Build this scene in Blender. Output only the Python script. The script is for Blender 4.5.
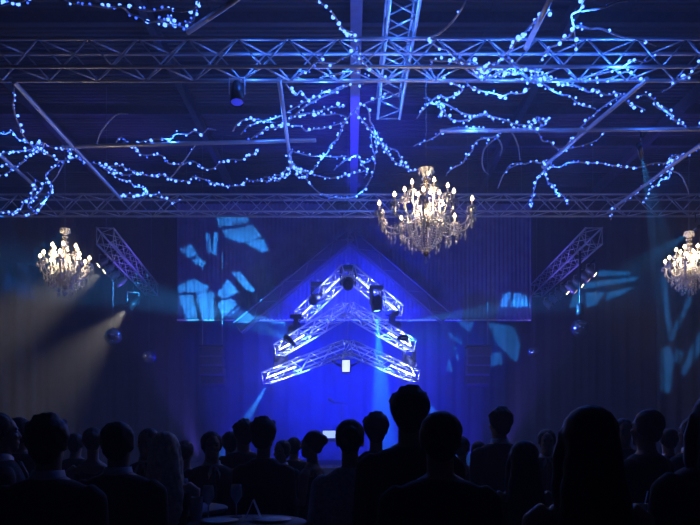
import bpy, bmesh, math, random
from mathutils import Vector, Matrix

random.seed(11)
for o in list(bpy.data.objects):
    bpy.data.objects.remove(o)
SC = bpy.context.scene
COL = SC.collection
V = Vector
PI = math.pi
HZ, FPX, EYE = 430.0, 700.0, 1.65          # horizon row, focal length in pixels, eye height

# ------------------------------------------------------------------ camera, world, exposure
cam = bpy.data.cameras.new('camera')
cam.sensor_width = 36.0
cam.lens = 36.0
cam.shift_y = (HZ - 262.5) / 700.0
cam.clip_end = 200
camo = bpy.data.objects.new('camera', cam)
COL.objects.link(camo)
camo.location = (0, 0, EYE)
camo.rotation_euler = (PI / 2, 0, 0)
SC.camera = camo
w = bpy.data.worlds.new('world')
SC.world = w
w.use_nodes = True
w.node_tree.nodes['Background'].inputs[0].default_value = (0.02, 0.03, 0.08, 1)
w.node_tree.nodes['Background'].inputs[1].default_value = 0.02
SC.view_settings.view_transform = 'Standard'
SC.view_settings.look = 'None'
SC.view_settings.exposure = 0.0
SC.view_settings.gamma = 1.0
SC.view_settings.use_curve_mapping = False
SC.cycles.sample_clamp_indirect = 2.0
SC.cycles.sample_clamp_direct = 0.0
HAZE = 0.010
_vs = w.node_tree.nodes.new('ShaderNodeVolumeScatter')      # thin stage haze in all the air of the hall
_vs.inputs['Color'].default_value = (0.95, 0.95, 1, 1)
_vs.inputs['Density'].default_value = HAZE
_vs.inputs['Anisotropy'].default_value = 0.25
w.node_tree.links.new(_vs.outputs['Volume'], w.node_tree.nodes['World Output'].inputs['Volume'])


def at(px, py, d):
    """The point seen at pixel (px, py) standing d metres down the hall."""
    return V(((px - 350.0) / FPX * d, d, EYE + (HZ - py) / FPX * d))


def look(o, target):
    o.rotation_euler = (V(target) - o.location).to_track_quat('-Z', 'Y').to_euler()


def lamp(name, kind, loc, color, power, target=None, angle=40, blend=0.5, radius=0.05, parent=None):
    l = bpy.data.lights.new(name, kind)
    l.color = color
    l.energy = power
    l.shadow_soft_size = radius
    o = bpy.data.objects.new(name, l)
    COL.objects.link(o)
    o.location = loc
    if kind == 'SPOT':
        l.spot_size = math.radians(angle)
        l.spot_blend = blend
        look(o, target)
    if parent is not None:
        o.parent = parent
        o.location = V(loc) - parent.location
    return o


BLUE = (0.006, 0.016, 1.0)
SKYB = (0.06, 0.28, 1.0)
CYAN = (0.05, 0.55, 1.0)
WARM = (1.0, 0.72, 0.42)
WHITE = (1.0, 0.92, 0.78)

# stage wash: bare blue spots added to light the backdrop, curtain and roof beam
for sx in (-1, 1):
    lamp('stage_fill', 'SPOT', (sx * 1.6, 21.0, 0.8), BLUE, 4600, (sx * 0.2, 27.5, 4.2), 62, 1.0, 0.1)
    lamp('curtain_fill', 'SPOT', (sx * 3.4, 19.0, 0.8), (0.03, 0.014, 1.0), 2400, (sx * 2.6, 22.0, 6.4), 75, 1.0, 0.1)
lamp('roof_beam_fill', 'SPOT', (0.13, 16.75, 7.42), (0.03, 0.025, 1.0), 1700, (0.13, 19.4, 10.1), 62, 0.9, 0.06)

# ------------------------------------------------------------------ materials
_M = {}


def mat(name, color=(0.5, 0.5, 0.5), rough=0.5, metal=0.0, emit=None, strength=1.0, trans=0.0, noise=0.0, scale=8.0, bump=0.0, sample=True):
    if name in _M:
        return _M[name]
    m = bpy.data.materials.new(name)
    m.use_nodes = True
    nt = m.node_tree
    b = nt.nodes['Principled BSDF']
    b.inputs['Base Color'].default_value = (*color, 1)
    b.inputs['Roughness'].default_value = rough
    b.inputs['Metallic'].default_value = metal
    b.inputs['Transmission Weight'].default_value = trans
    if emit:
        b.inputs['Emission Color'].default_value = (*emit, 1)
        b.inputs['Emission Strength'].default_value = strength
        if not sample:
            m.cycles.emission_sampling = 'NONE'
    if noise or bump:
        tc = nt.nodes.new('ShaderNodeTexCoord')
        n = nt.nodes.new('ShaderNodeTexNoise')
        n.inputs['Scale'].default_value = scale
        n.inputs['Detail'].default_value = 4
        nt.links.new(tc.outputs['Object'], n.inputs['Vector'])
        if noise:
            r = nt.nodes.new('ShaderNodeValToRGB')
            r.color_ramp.elements[0].color = (*[max(0, c * (1 - noise)) for c in color], 1)
            r.color_ramp.elements[1].color = (*[min(1, c * (1 + noise)) for c in color], 1)
            r.color_ramp.elements[0].position = 0.3
            r.color_ramp.elements[1].position = 0.7
            nt.links.new(n.outputs['Fac'], r.inputs['Fac'])
            nt.links.new(r.outputs['Color'], b.inputs['Base Color'])
        if bump:
            bn = nt.nodes.new('ShaderNodeBump')
            bn.inputs['Strength'].default_value = bump
            bn.inputs['Distance'].default_value = 0.02
            nt.links.new(n.outputs['Fac'], bn.inputs['Height'])
            nt.links.new(bn.outputs['Normal'], b.inputs['Normal'])
    _M[name] = m
    return m


ALU = mat('aluminium', (0.62, 0.63, 0.66), 0.42, 0.55, noise=0.12, scale=20)
DARKALU = mat('dark_steel', (0.10, 0.10, 0.13), 0.5, 0.4, noise=0.2, scale=10)
BLACKM = mat('black_metal', (0.02, 0.02, 0.024), 0.45, 0.2, noise=0.2, scale=30)
BARK = mat('pale_twig', (0.50, 0.51, 0.55), 0.7, noise=0.25, scale=30)
CABLE = mat('steel_cable', (0.25, 0.25, 0.28), 0.4, 0.6, noise=0.1)
BULB = mat('blue_bulb', (0.2, 0.4, 1.0), 0.4, emit=(0.075, 0.19, 1.0), strength=5.0, sample=False)
BULB2 = mat('blue_bulb_dim', (0.2, 0.4, 1.0), 0.4, emit=(0.035, 0.11, 1.0), strength=2.4, sample=False)
LEDW = mat('led_batten_glow', (0.6, 0.7, 1.0), 0.4, emit=(0.35, 0.42, 1.0), strength=7.0)
LEDB = mat('led_batten_blue', (0.3, 0.4, 1.0), 0.4, emit=(0.10, 0.14, 1.0), strength=1.6)
LENS_WARM = mat('lit_lens_warm', (1, 0.9, 0.7), 0.3, emit=(1.0, 0.83, 0.52), strength=9.0)
LENS_DIM = mat('lit_lens_dim', (1, 0.9, 0.7), 0.3, emit=(1.0, 0.8, 0.55), strength=0.8)
LENS_BLUE = mat('lit_lens_blue', (0.1, 0.1, 1), 0.3, emit=(0.03, 0.05, 1.0), strength=0.7)
LENS_CYAN = mat('lit_lens_cyan', (0.2, 0.6, 1), 0.3, emit=(0.25, 0.6, 1.0), strength=6.0)
LENS_OFF = mat('lens_glass', (0.05, 0.05, 0.07), 0.08, 0.0, noise=0.1)
FLAME = mat('candle_bulb', (1, 0.9, 0.7), 0.4, emit=(1.0, 0.74, 0.42), strength=11.0)
CANDLE = mat('candle_sleeve', (0.80, 0.72, 0.58), 0.5, noise=0.05)
BRASS = mat('silvered_brass', (0.70, 0.62, 0.52), 0.25, 0.9, noise=0.1, scale=30)
CRYSTAL = mat('cut_crystal', (0.88, 0.86, 0.86), 0.10, 0.0, trans=0.22, noise=0.05)
MIRROR = mat('mirror_tile', (0.85, 0.86, 0.9), 0.06, 1.0, noise=0.03)
GROUT = mat('mirror_grout', (0.02, 0.02, 0.025), 0.6, noise=0.1)

# ------------------------------------------------------------------ object helpers


def put(name, mesh, loc=(0, 0, 0), parent=None, rot=None, scale=None):
    o = bpy.data.objects.new(name, mesh)
    COL.objects.link(o)
    o.location = loc
    if rot is not None:
        o.rotation_euler = rot
    if scale is not None:
        o.scale = scale
    if parent is not None:
        o.parent = parent
    return o


def tag(o, label, cat, group=None, kind=None):
    o['label'] = label
    if cat:
        o['category'] = cat
    if group:
        o['group'] = group
    if kind:
        o['kind'] = kind
    return o


def thing(name, loc, label, cat, group=None, rotz=0.0):
    o = bpy.data.objects.new(name, None)
    o.empty_display_size = 0.1
    COL.objects.link(o)
    o.location = loc
    o.rotation_euler = (0, 0, rotz)
    return tag(o, label, cat, group)


def mesh_from(bm, name, m, smooth=True):
    me = bpy.data.meshes.new(name)
    bm.normal_update()
    bm.to_mesh(me)
    bm.free()
    for x in (m if isinstance(m, (list, tuple)) else [m]):
        me.materials.append(x)
    if smooth:
        for p in me.polygons:
            p.use_smooth = True
    return me


_C = {}


def cyl_mesh(r, m, n=7):
    """A rod of unit length along +Z, shared by every rod of that radius and material."""
    k = (round(r, 4), m.name, n)
    if k not in _C:
        bm = bmesh.new()
        bmesh.ops.create_cone(bm, cap_ends=True, segments=n, radius1=r, radius2=r, depth=1.0)
        bmesh.ops.translate(bm, verts=bm.verts, vec=(0, 0, 0.5))
        me = mesh_from(bm, 'rod_' + m.name, m, True)
        for p in me.polygons:
            if len(p.vertices) > 4:
                p.use_smooth = False
        _C[k] = me
    return _C[k]


def rod(name, a, b, r, m, parent=None, n=7):
    a, b = V(a), V(b)
    d = b - a
    o = put(name, cyl_mesh(r, m, n))
    base = parent.location if parent is not None else V((0, 0, 0))
    o.location = a - base
    o.rotation_euler = d.to_track_quat('Z', 'Y').to_euler()
    o.scale = (1, 1, d.length)
    o.parent = parent
    return o


def add_box(bm, c, s, rot=None):
    r = bmesh.ops.create_cube(bm, size=1.0)
    bmesh.ops.scale(bm, verts=r['verts'], vec=s)
    if rot is not None:
        bmesh.ops.rotate(bm, verts=r['verts'], cent=(0, 0, 0), matrix=rot)
    bmesh.ops.translate(bm, verts=r['verts'], vec=c)
    return r['verts']


def box(name, c, s, m, parent=None, bevel=0.0, rot=None):
    bm = bmesh.new()
    add_box(bm, (0, 0, 0), s)
    if bevel:
        bmesh.ops.bevel(bm, geom=bm.edges[:], offset=bevel, segments=2, affect='EDGES')
    return put(name, mesh_from(bm, name, m, False), c, parent, rot)


def add_lathe(bm, prof, n=16, axis=None):
    """Profile [(r, z)] turned about Z."""
    rings = []
    for r, z in prof:
        if r < 1e-5:
            rings.append([bm.verts.new((0, 0, z))])
        else:
            rings.append([bm.verts.new((r * math.cos(2 * PI * k / n), r * math.sin(2 * PI * k / n), z)) for k in range(n)])
    for a, b in zip(rings, rings[1:]):
        for k in range(n):
            k2 = (k + 1) % n
            if len(a) == 1 and len(b) == 1:
                continue
            if len(a) == 1:
                bm.faces.new((a[0], b[k], b[k2]))
            elif len(b) == 1:
                bm.faces.new((a[k], b[0], a[k2]))
            else:
                bm.faces.new((a[k], b[k], b[k2], a[k2]))


def lathe(name, prof, m, n=16, smooth=True):
    bm = bmesh.new()
    add_lathe(bm, prof, n)
    bmesh.ops.recalc_face_normals(bm, faces=bm.faces[:])
    return mesh_from(bm, name, m, smooth)


def add_tube(bm, pts, rad, n=6):
    """A tube through pts; rad is a number or one radius per point."""
    pts = [V(p) for p in pts]
    if not isinstance(rad, (list, tuple)):
        rad = [rad] * len(pts)
    t0 = (pts[1] - pts[0]).normalized()
    up = V((0, 0, 1)) if abs(t0.z) < 0.9 else V((1, 0, 0))
    s = t0.cross(up).normalized()
    rings = []
    for i, p in enumerate(pts):
        t = (pts[min(i + 1, len(pts) - 1)] - pts[max(i - 1, 0)])
        t = t.normalized() if t.length > 1e-6 else t0
        s = (s - t * s.dot(t)).normalized()
        u = t.cross(s)
        rings.append([bm.verts.new(p + (s * math.cos(2 * PI * k / n) + u * math.sin(2 * PI * k / n)) * rad[i]) for k in range(n)])
    for a, b in zip(rings, rings[1:]):
        for k in range(n):
            bm.faces.new((a[k], a[(k + 1) % n], b[(k + 1) % n], b[k]))
    bm.faces.new(rings[0][::-1])
    bm.faces.new(rings[-1])


def spline(pts, per=6):
    """Catmull-Rom through pts."""
    pts = [V(p) for p in pts]
    if len(pts) < 3:
        return [pts[0].lerp(pts[-1], i / per) for i in range(per + 1)]
    q = [pts[0] * 2 - pts[1]] + pts + [pts[-1] * 2 - pts[-2]]
    out = []
    for i in range(1, len(q) - 2):
        a, b, c, d = q[i - 1], q[i], q[i + 1], q[i + 2]
        for k in range(per):
            t = k / per
            out.append(0.5 * ((2 * b) + (c - a) * t + (2 * a - 5 * b + 4 * c - d) * t * t + (3 * b - a - 3 * c + d) * t ** 3))
    out.append(pts[-1])
    return out


def structure(o):
    o['kind'] = 'structure'
    return o


# ------------------------------------------------------------------ the hall
CEIL, HALF, BACK = 10.65, 15.0, 28.0
wallm = mat('dark_hall_wall', (0.035, 0.036, 0.045), 0.9, noise=0.25, scale=0.8, bump=0.1)
floorm = mat('dark_hall_floor', (0.05, 0.05, 0.055), 0.55, noise=0.3, scale=1.5)
structure(box('floor', (0, 11, -0.1), (30.6, 34.6, 0.2), floorm))
structure(box('wall_left', (-HALF - 0.15, 11, CEIL / 2), (0.3, 34.6, CEIL), wallm))
structure(box('wall_right', (HALF + 0.15, 11, CEIL / 2), (0.3, 34.6, CEIL), wallm))
structure(box('wall_front', (0, -6.15, CEIL / 2), (30, 0.3, CEIL), wallm))

# back wall: black masking cloth in soft folds
bm = bmesh.new()
N = 420
lo, hi = [], []
for i in range(N + 1):
    x = -HALF + 30.0 * i / N
    y = BACK + 0.035 * math.sin(x * 9.0 + 1.3 * math.sin(x * 1.7)) + 0.015 * math.sin(x * 21)
    lo.append(bm.verts.new((x, y, 0)))
    hi.append(bm.verts.new((x, y, CEIL)))
for i in range(N):
    bm.faces.new((lo[i], lo[i + 1], hi[i + 1], hi[i]))
clothm = mat('black_masking_cloth', (0.07, 0.07, 0.085), 0.9, noise=0.2, scale=2)
structure(put('wall_back', mesh_from(bm, 'wall_back', clothm)))

# ceiling: ribbed roof sheets between dark purlins
roofm = mat('roof_sheet_paint', (0.085, 0.08, 0.09), 0.6, 0.1, noise=0.25, scale=0.6)
ceil = structure(box('ceiling', (0, 11, CEIL + 0.32), (30.6, 34.6, 0.1), wallm))
bm = bmesh.new()
depth, rib = 2.16, 0.18
prof = []
for k in range(int(depth / rib)):
    y0 = k * rib
    prof += [(y0, 0.0), (y0 + 0.07, 0.0), (y0 + 0.09, -0.055), (y0 + 0.16, -0.055)]
prof.append((depth - 0.004, 0.0))
for (a, b) in zip(prof, prof[1:]):
    f = [bm.verts.new((-1.49, a[0], a[1])), bm.verts.new((1.49, a[0], a[1])), bm.verts.new((1.49, b[0], b[1])), bm.verts.new((-1.49, b[0], b[1]))]
    bm.faces.new(f)
sheet = mesh_from(bm, 'roof_sheet', roofm, False)
for j in range(8):
    for i in range(10):
        put('roof_sheet', sheet, V((-13.5 + 3.0 * i, 10.7 + j * depth, CEIL)) - ceil.location, ceil)
for j in range(9):
    y = 10.7 + j * depth
    o = box('purlin', V((0, y, CEIL - 0.17)) - ceil.location, (30, 0.12, 0.24), DARKALU, ceil)
# rafters across the purlins
beamm = mat('painted_roof_beam', (0.42, 0.40, 0.60), 0.55, noise=0.1)
for x in (-8.4, -4.2, 4.6, 8.8):
    box('rafter', V((x, 18.5, CEIL - 0.42)) - ceil.location, (0.16, 18.9, 0.26), DARKALU, ceil)
bm = bmesh.new()
for (c, s) in (((0, 0, -0.14), (0.24, 16.6, 0.03)), ((0, 0, 0), (0.03, 16.6, 0.28)), ((0, 0, 0.14), (0.24, 16.6, 0.03))):
    add_box(bm, c, s)
rb = structure(put('beam_roof', mesh_from(bm, 'beam_roof', beamm, False), (0.13, 19.3, CEIL - 0.45)))

# stage
stm = mat('black_stage_deck', (0.03, 0.03, 0.035), 0.6, noise=0.2)
st = thing('stage', (0, 23, 0), 'low black stage platform under the glowing chevron trusses', 'stage')
for i in range(4):
    for j in range(2):
        box('deck_panel', (-3.75 + 2.5 * i, -2.4 + 2.6 * j, 0.565), (2.48, 2.58, 0.07), stm, st, 0.008)
box('skirt', (0, -3.68, 0.265), (10, 0.04, 0.53), BLACKM, st)
for i in range(5):
    for j in (-3.5, 1.4):
        rod('leg', st.location + V((-4.8 + 2.4 * i, j, 0)), st.location + V((-4.8 + 2.4 * i, j, 0.53)), 0.03, BLACKM, st)

# ------------------------------------------------------------------ trusses


def truss(name, label, cat, segs, size, bay, m=ALU, group=None, rc=0.026, rb=0.013, up=V((0, 0, 1)), hangers=(), ends=True, sz=None):
    root = thing(name, segs[0][0], label, cat, group)
    sz = sz or size
    for a, b in segs:
        a, b = V(a), V(b)
        t = (b - a).normalized()
        s = t.cross(up).normalized()
        u = s.cross(t).normalized()
        cor = [s * (i * size / 2) + u * (j * sz / 2) for i, j in ((-1, -1), (1, -1), (1, 1), (-1, 1))]
        for c in cor:
            rod('chord', a + c, b + c, rc, m, root, 10)
        L = (b - a).length
        n = max(2, round(L / bay))
        for f in range(4):
            c0, c1 = cor[f], cor[(f + 1) % 4]
            for k in range(n):
                p, q = a + t * (L * k / n), a + t * (L * (k + 1) / n)
                if (k + f) % 2:
                    c0_, c1_ = c1, c0
                else:
                    c0_, c1_ = c0, c1
                rod('brace', p + c0_, q + c1_, rb, m, root, 5)
        if ends:
            for e in (a, b):
                for f in range(4):
                    rod('end_bar', e + cor[f], e + cor[(f + 1) % 4], rb, m, root, 5)
    for h in hangers:
        rod('hanger_cable', h[:3], (h[0], h[1], h[3] if len(h) > 3 else CEIL - 0.03), 0.008, CABLE, root, 5)
    return root


HP = 5.19
TZ = EYE + 5.39           # truss centre height: bottoms 5.19 m above the eye
tf = truss('lighting_truss', 'long grey box truss wrapped in blue lights, carrying the biggest chandelier', 'truss',
           [((-6.6, 10.2, TZ), (6.6, 10.2, TZ))], 0.4, 0.36, group='overhead trusses', hangers=[(-6.0, 10.2, TZ + 0.2), (6.0, 10.2, TZ + 0.2)])
tb = truss('lighting_truss', 'long dim box truss spanning the hall above the top of the gauze curtain', 'truss',
           [((-9.4, 16.8, TZ), (9.4, 16.8, TZ))], 0.4, 0.38, group='overhead trusses',
           hangers=[(-8.9, 16.8, TZ + 0.2), (8.9, 16.8, TZ + 0.2)])
tc = truss('lighting_truss', 'box truss running down the hall, crossing over the long front truss', 'truss',
           [((0.74, 6.4, TZ + 0.46), (0.70, 12.7, TZ + 0.46))], 0.4, 0.36, group='overhead trusses', hangers=[(0.72, 6.5, TZ + 0.62)])

side = []
for sx, lab in ((-1, 'short purple-lit truss running back beside the barn-door spotlight'), (1, 'short purple-lit truss running back above the two rows of par cans')):
    a, b = (at(105, 236, 18.2), at(152, 290, 25.6)) if sx < 0 else (at(594, 236, 18.2), at(536, 291, 25.6))
    tr = truss('lighting_truss', lab, 'truss', [(a, b)], 0.42, 0.5, group='overhead trusses',
               hangers=[(a.x, a.y + 0.1, a.z + 0.2), (b.x, b.y - 0.1, b.z + 0.2)])
    side.append((a, b, tr))
    lamp('truss_wash', 'SPOT', (sx * 4.6, 21.5, 0.8), (0.14, 0.09, 1.0), 3200, (sx * 6.7, 21.0, 6.8), 34, 0.8, 0.1)  # bare spot added to light the side truss purple



def chord_at(k, sgn, px):
    """The point under a side truss's lower chord that is seen at column px."""
    a, b, _ = side[k]
    t = (b - a).normalized()
    s_ = t.cross(V((0, 0, 1))).normalized()
    u_ = s_.cross(t)
    lo_, hi_ = 0.0, 1.0
    f = lambda q: (a + (b - a) * q + s_ * 0.21 * sgn - u_ * 0.21)
    g = lambda q: 350 + f(q).x / f(q).y * FPX
    for _i in range(40):
        m_ = (lo_ + hi_) / 2
        if (g(m_) < px) == (g(0) < g(1)):
            lo_ = m_
        else:
            hi_ = m_
    return f((lo_ + hi_) / 2)


# big dark gable frame behind the chevrons
ga, gl, gr = at(350, 236, 21.4), at(238, 328, 21.4), at(446, 318, 21.4)
gab = truss('gable_truss', 'large dark gable-shaped truss behind the glowing chevrons', 'truss', [(ga, gl), (ga, gr)], 0.3, 0.5, DARKALU, rc=0.03,
            hangers=[tuple(ga + V((0, 0, 0.1)))], sz=0.36)

sleeve = mat('dark_violet_sleeve', (0.03, 0.025, 0.05), 0.85, noise=0.2)
for E in (gl, gr):
    t_ = (E - ga)
    o = box('truss_sleeve', (ga + E) / 2 - gab.location, (0.24, t_.length, 0.30), sleeve, gab, 0.02, t_.to_track_quat('Y', 'Z').to_euler())

# glowing chevrons: V-shaped trusses, apex towards the hall
chev = []
CH = [((348, 271), (300, 317), (398, 311), 'top and smallest'), ((348, 309), (279, 350), (411, 346), 'middle'), ((348, 347), (266, 378), (415, 376), 'bottom and widest')]
for k, (ap, l, r, word) in enumerate(CH):
    A, L_, R_ = at(*ap, 17.8), at(*l, 19.4), at(*r, 19.4)
    c = truss('chevron_truss', word + ' of three stacked chevron trusses glowing blue above the stage', 'truss', [(A, L_), (A, R_)], 0.30, 0.34, ALU,
              group='glowing chevron trusses', rc=0.024, hangers=[(A.x, A.y + 0.02, A.z + 0.1, chev[-1][1].z - 0.18 if chev else CEIL - 0.03)], sz=0.32)
    for E in (L_, R_):
        d = E - A
        rng = ((0.62, 0.99, LEDW, 0.022),) if k else ((0.10, 0.52, LEDW, 0.014), (0.74, 0.99, LEDW, 0.02))
        for (f0, f1, mm, rr) in rng:
            rod('led_batten', A + d * f0, A + d * f1, rr, mm, c, 8)
            for q in (0.72,):
                lamp('batten_light', 'POINT', A + d * (f0 + (f1 - f0) * q) + V((0, -0.06, -0.03)), (0.24, 0.32, 1.0), 110 if k else 60, radius=0.03, parent=c)
        if k:
            rod('led_batten', A + d * 0.04, A + d * 0.5, 0.012, LEDB, c, 6)
        lamp('chevron_backfill', 'SPOT', A + d * 0.55 + V((0, -0.25, -0.25)), BLUE, 6200, A + d * 0.4 + V((0, 8, 0.6)), 80, 1.0, 0.15, parent=c)  # added spot at each arm, aimed back to turn the backdrop blue
        lamp('chevron_fill', 'POINT', A + d * 0.5 + V((0, -0.5, -0.1)), (0.03, 0.05, 1.0), 22, radius=0.1, parent=c)
    chev.append((c, A, L_, R_))


# ------------------------------------------------------------------ lamps


def basis(d):
    return V(d).to_track_quat('-Z', 'Y').to_euler()


def xf(o, parent_loc, p, rot):
    o.location = V(p) - parent_loc
    o.rotation_euler = rot


HEADM = lathe('moving_head_shell', [(0.0, 0.20), (0.09, 0.19), (0.13, 0.12), (0.14, 0.0), (0.125, -0.14), (0.115, -0.2), (0.10, -0.2), (0.10, -0.16), (0.0, -0.16)], BLACKM, 18)
LENSD = {}


def lens_mesh(r, m):
    k = (r, m.name)
    if k not in LENSD:
        LENSD[k] = lathe('lens', [(0.0, -0.02), (r * 0.6, -0.014), (r, 0.0), (r, 0.012), (0, 0.012)], m, 16)
    return LENSD[k]


def moving_head(p, aim, label, lens=LENS_OFF, hang=None):
    """A moving head slung under a truss: base on top, yoke arms, tilting head with its lens."""
    p = V(p)
    root = thing('moving_head_light', p, label, 'stage light', 'moving head lights on the chevrons')
    root.scale = (1.15, 1.15, 1.15)
    d = (V(aim) - p).normalized()
    box('base', (0, 0, 0.33), (0.32, 0.24, 0.10), BLACKM, root, 0.015)
    yaw = math.atan2(d.y, d.x) - PI / 2
    for s in (-1, 1):
        o = box('yoke_arm', (s * 0.165 * math.cos(yaw), s * 0.165 * math.sin(yaw), 0.12), (0.04, 0.11, 0.36), BLACKM, root, 0.012)
        o.rotation_euler = (0, 0, yaw)
    h = put('head', HEADM, (0, 0, 0), root, basis(d))
    put('lens', lens_mesh(0.098, lens), (0, 0, -0.165), h)
    box('clamp', (0, 0, 0.41), (0.06, 0.07, 0.08), ALU, root, 0.01)
    return root


CANM = lathe('par_can_body', [(0.0, 0.19), (0.05, 0.19), (0.07, 0.15), (0.075, 0.10), (0.098, 0.07), (0.10, -0.17), (0.092, -0.17), (0.088, 0.06), (0.0, 0.06)], BLACKM, 16)


def yoke_mesh():
    bm = bmesh.new()
    add_box(bm, (0.115, 0, 0.10), (0.012, 0.03, 0.24))
    add_box(bm, (-0.115, 0, 0.10), (0.012, 0.03, 0.24))
    add_box(bm, (0, 0, 0.22), (0.24, 0.03, 0.012))
    return mesh_from(bm, 'yoke', ALU, False)


YOKE = yoke_mesh()
CANP = mat('par_can_grey', (0.30, 0.30, 0.34), 0.4, 0.5, noise=0.15, scale=20)
CANG = lathe('par_can_grey_body', [(0.0, 0.19), (0.05, 0.19), (0.07, 0.15), (0.075, 0.10), (0.098, 0.07), (0.10, -0.17), (0.092, -0.17), (0.088, 0.06), (0.0, 0.06)], CANP, 16)


def par_bar(c, along, aim, label, lit, n=4, power=0, color=WHITE, angle=34, top=None):
    """n par cans side by side on one pipe, all aimed the same way."""
    c, along, aim = V(c), V(along).normalized(), V(aim).normalized()
    root = thing('par_can_bar', c, label, 'stage light', 'rows of par cans')
    rod('mounting_bar', c - along * (0.13 * n) + V((0, 0, 0.22)), c + along * (0.13 * n) + V((0, 0, 0.22)), 0.025, BLACKM, root)
    for k in range(n):
        p = c + along * (0.24 * (k - (n - 1) / 2))
        b = put('par_can', CANG, p - c, root, basis(aim))
        put('lens', lens_mesh(0.09, lit[k]), (0, 0, -0.15), b)
        put('yoke', YOKE, p - c, root, (0, 0, 0.0), (1, 1, 1.0))
        if lit[k] is LENS_WARM and power:
            lamp('par_beam', 'SPOT', p + aim * 0.19, color, power, p + aim * 5, angle, 1.0, 0.06, root)
    if top is not None:
        q = c + V((0, 0, 0.24))
        rod('drop_pipe', q, (q.x, q.y, top), 0.02, BLACKM, root)
    return root


# par rows under the side trusses
la, lb, _ = side[0]
ra, rb_, _ = side[1]
ldir, rdir = (lb - la).normalized(), (rb_ - ra).normalized()
W_, D_ = LENS_WARM, LENS_DIM
cl = chord_at(0, -1, 112)
lc = at(112, 272, cl.y)
par_bar(lc, V((0.66, 0.1, -0.74)), V((-0.70, -0.30, -0.56)), 'row of par cans shining pale beams down beside a small chandelier', [W_, W_, LENS_OFF, LENS_OFF], 4, 1800, WHITE, 44, cl.z - 0.03)
cl = chord_at(1, 1, 581)
rc1 = at(581, 280, cl.y)
par_bar(rc1, V((-0.74, 0.1, -0.66)), V((0.70, -0.30, -0.62)), 'higher row of par cans with glowing lenses near a hanging mirror ball', [W_, D_, W_, D_], 4, 190, WHITE, 44, cl.z - 0.03)
cl = chord_at(1, 1, 556)
rc2 = at(556, 297, cl.y)
par_bar(rc2, V((-0.74, 0.1, -0.66)), V((0.62, -0.30, -0.70)), 'lower row of par cans with one glowing lens beside the gauze curtain', [W_, LENS_OFF, LENS_OFF, LENS_OFF], 4, 200, WHITE, 36, cl.z - 0.03)

# barn-door spotlight on the far end of the side truss
cl = chord_at(0, -1, 133)
p = at(133, 303, cl.y)
aim = V((-0.52, -0.36, -0.72)).normalized()
bd = thing('barn_door_spotlight', p, 'black spotlight with spread barn doors throwing a pale beam past a mirror ball', 'stage light')
h = put('body', CANM, (0, 0, 0), bd, basis(aim), (1.5, 1.5, 1.5))
put('lens', lens_mesh(0.09, LENS_WARM), (0, 0, -0.10), h)
for k in range(4):
    a = k * PI / 2 + 0.4
    bm = bmesh.new()
    vsq = [bm.verts.new(q) for q in ((-0.09, 0, 0), (0.09, 0, 0), (0.15, 0.11, -0.17), (-0.15, 0.11, -0.17))]
    f = bm.faces.new(vsq)
    r = bmesh.ops.solidify(bm, geom=[f], thickness=0.004)
    o = put('barn_door', mesh_from(bm, 'barn_door', BLACKM, False), (math.sin(-a) * 0.1, math.cos(a) * 0.1, -0.17), h, (0, 0, a))
put('yoke', YOKE, (0, 0, 0), bd, (0, 0, 0.5), (1.6, 1.6, 1.6))
rod('drop_pipe', p + V((0, 0, 0.35)), (p.x, p.y, cl.z), 0.02, BLACKM, bd)
lamp('barn_door_beam', 'SPOT', p + aim * 0.3, WHITE, 2600, p + aim * 5, 46, 1.0, 0.06, bd)


# gobos: a metal plate with cut-out shards in front of a profile spotlight
def gobo_spot(src, polys, plane_pts_depth, color, power, label, group='profile spotlights throwing shard patterns', dist=0.12, radius=0.0006, housing=True, drop=False):
    """polys: outlines on the picture, each taken to the depth given, so the shards land on that cloth."""
    src = V(src)
    tg = [[at(x, y, q[-1] if isinstance(q[-1], (int, float)) else plane_pts_depth) for x, y in [v for v in q if isinstance(v, tuple)]] for q in polys]
    allp = [p for q in tg for p in q]
    c = sum(allp, V()) / len(allp)
    ax = (c - src).normalized()
    rot = ax.to_track_quat('-Z', 'Y')
    inv = rot.inverted()

    def pr(p):
        q = inv @ (p - src)
        return V((q.x / -q.z * dist, q.y / -q.z * dist, 0))
    loops = [[pr(p) for p in q] for q in tg]
    R = max(p.length for l in loops for p in l)
    ang = math.degrees(math.atan(R / dist)) * 2 + 4
    Ro = dist * math.tan(math.radians(ang / 2)) * 1.35
    bm = bmesh.new()
    edges = []
    outer = [V((Ro * math.cos(2 * PI * k / 20), Ro * math.sin(2 * PI * k / 20), 0)) for k in range(20)]
    for l in [outer] + loops:
        vv = [bm.verts.new(p) for p in l]
        edges += [bm.edges.new((vv[i], vv[(i + 1) % len(vv)])) for i in range(len(vv))]
    bmesh.ops.triangle_fill(bm, use_beauty=True, use_dissolve=False, edges=edges)
    root = thing('profile_spotlight', src, label, 'stage light', group)
    root.rotation_euler = rot.to_euler()
    put('gobo_plate', mesh_from(bm, 'gobo_plate', BLACKM, False), (0, 0, -dist), root)
    if housing:
        put('barrel', lathe('barrel', [(Ro * 1.05, -dist - 0.06), (Ro * 1.1, -dist - 0.06), (Ro * 1.1, 0.02), (Ro * 0.9, 0.10), (0.05, 0.3), (0, 0.3)], BLACKM, 16), (0, 0, 0), root)
        put('yoke', YOKE, (0, 0, 0), root, (0, 0, 0), (Ro * 10, 1, 1.2))
    if drop:
        k_ = rod('drop_pipe', src + V((0, 0, 0.16)), (src.x, src.y, EYE + HP - 0.03 - 0.04), 0.016, BLACKM)
        k_.parent = root
        k_.matrix_parent_inverse = (Matrix.Translation(src) @ rot.to_matrix().to_4x4()).inverted()
    l = lamp('gobo_beam', 'SPOT', (0, 0, 0), color, power, (0, 0, -1), min(ang, 150), 0.15, radius)
    l.parent = root
    return root


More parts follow.
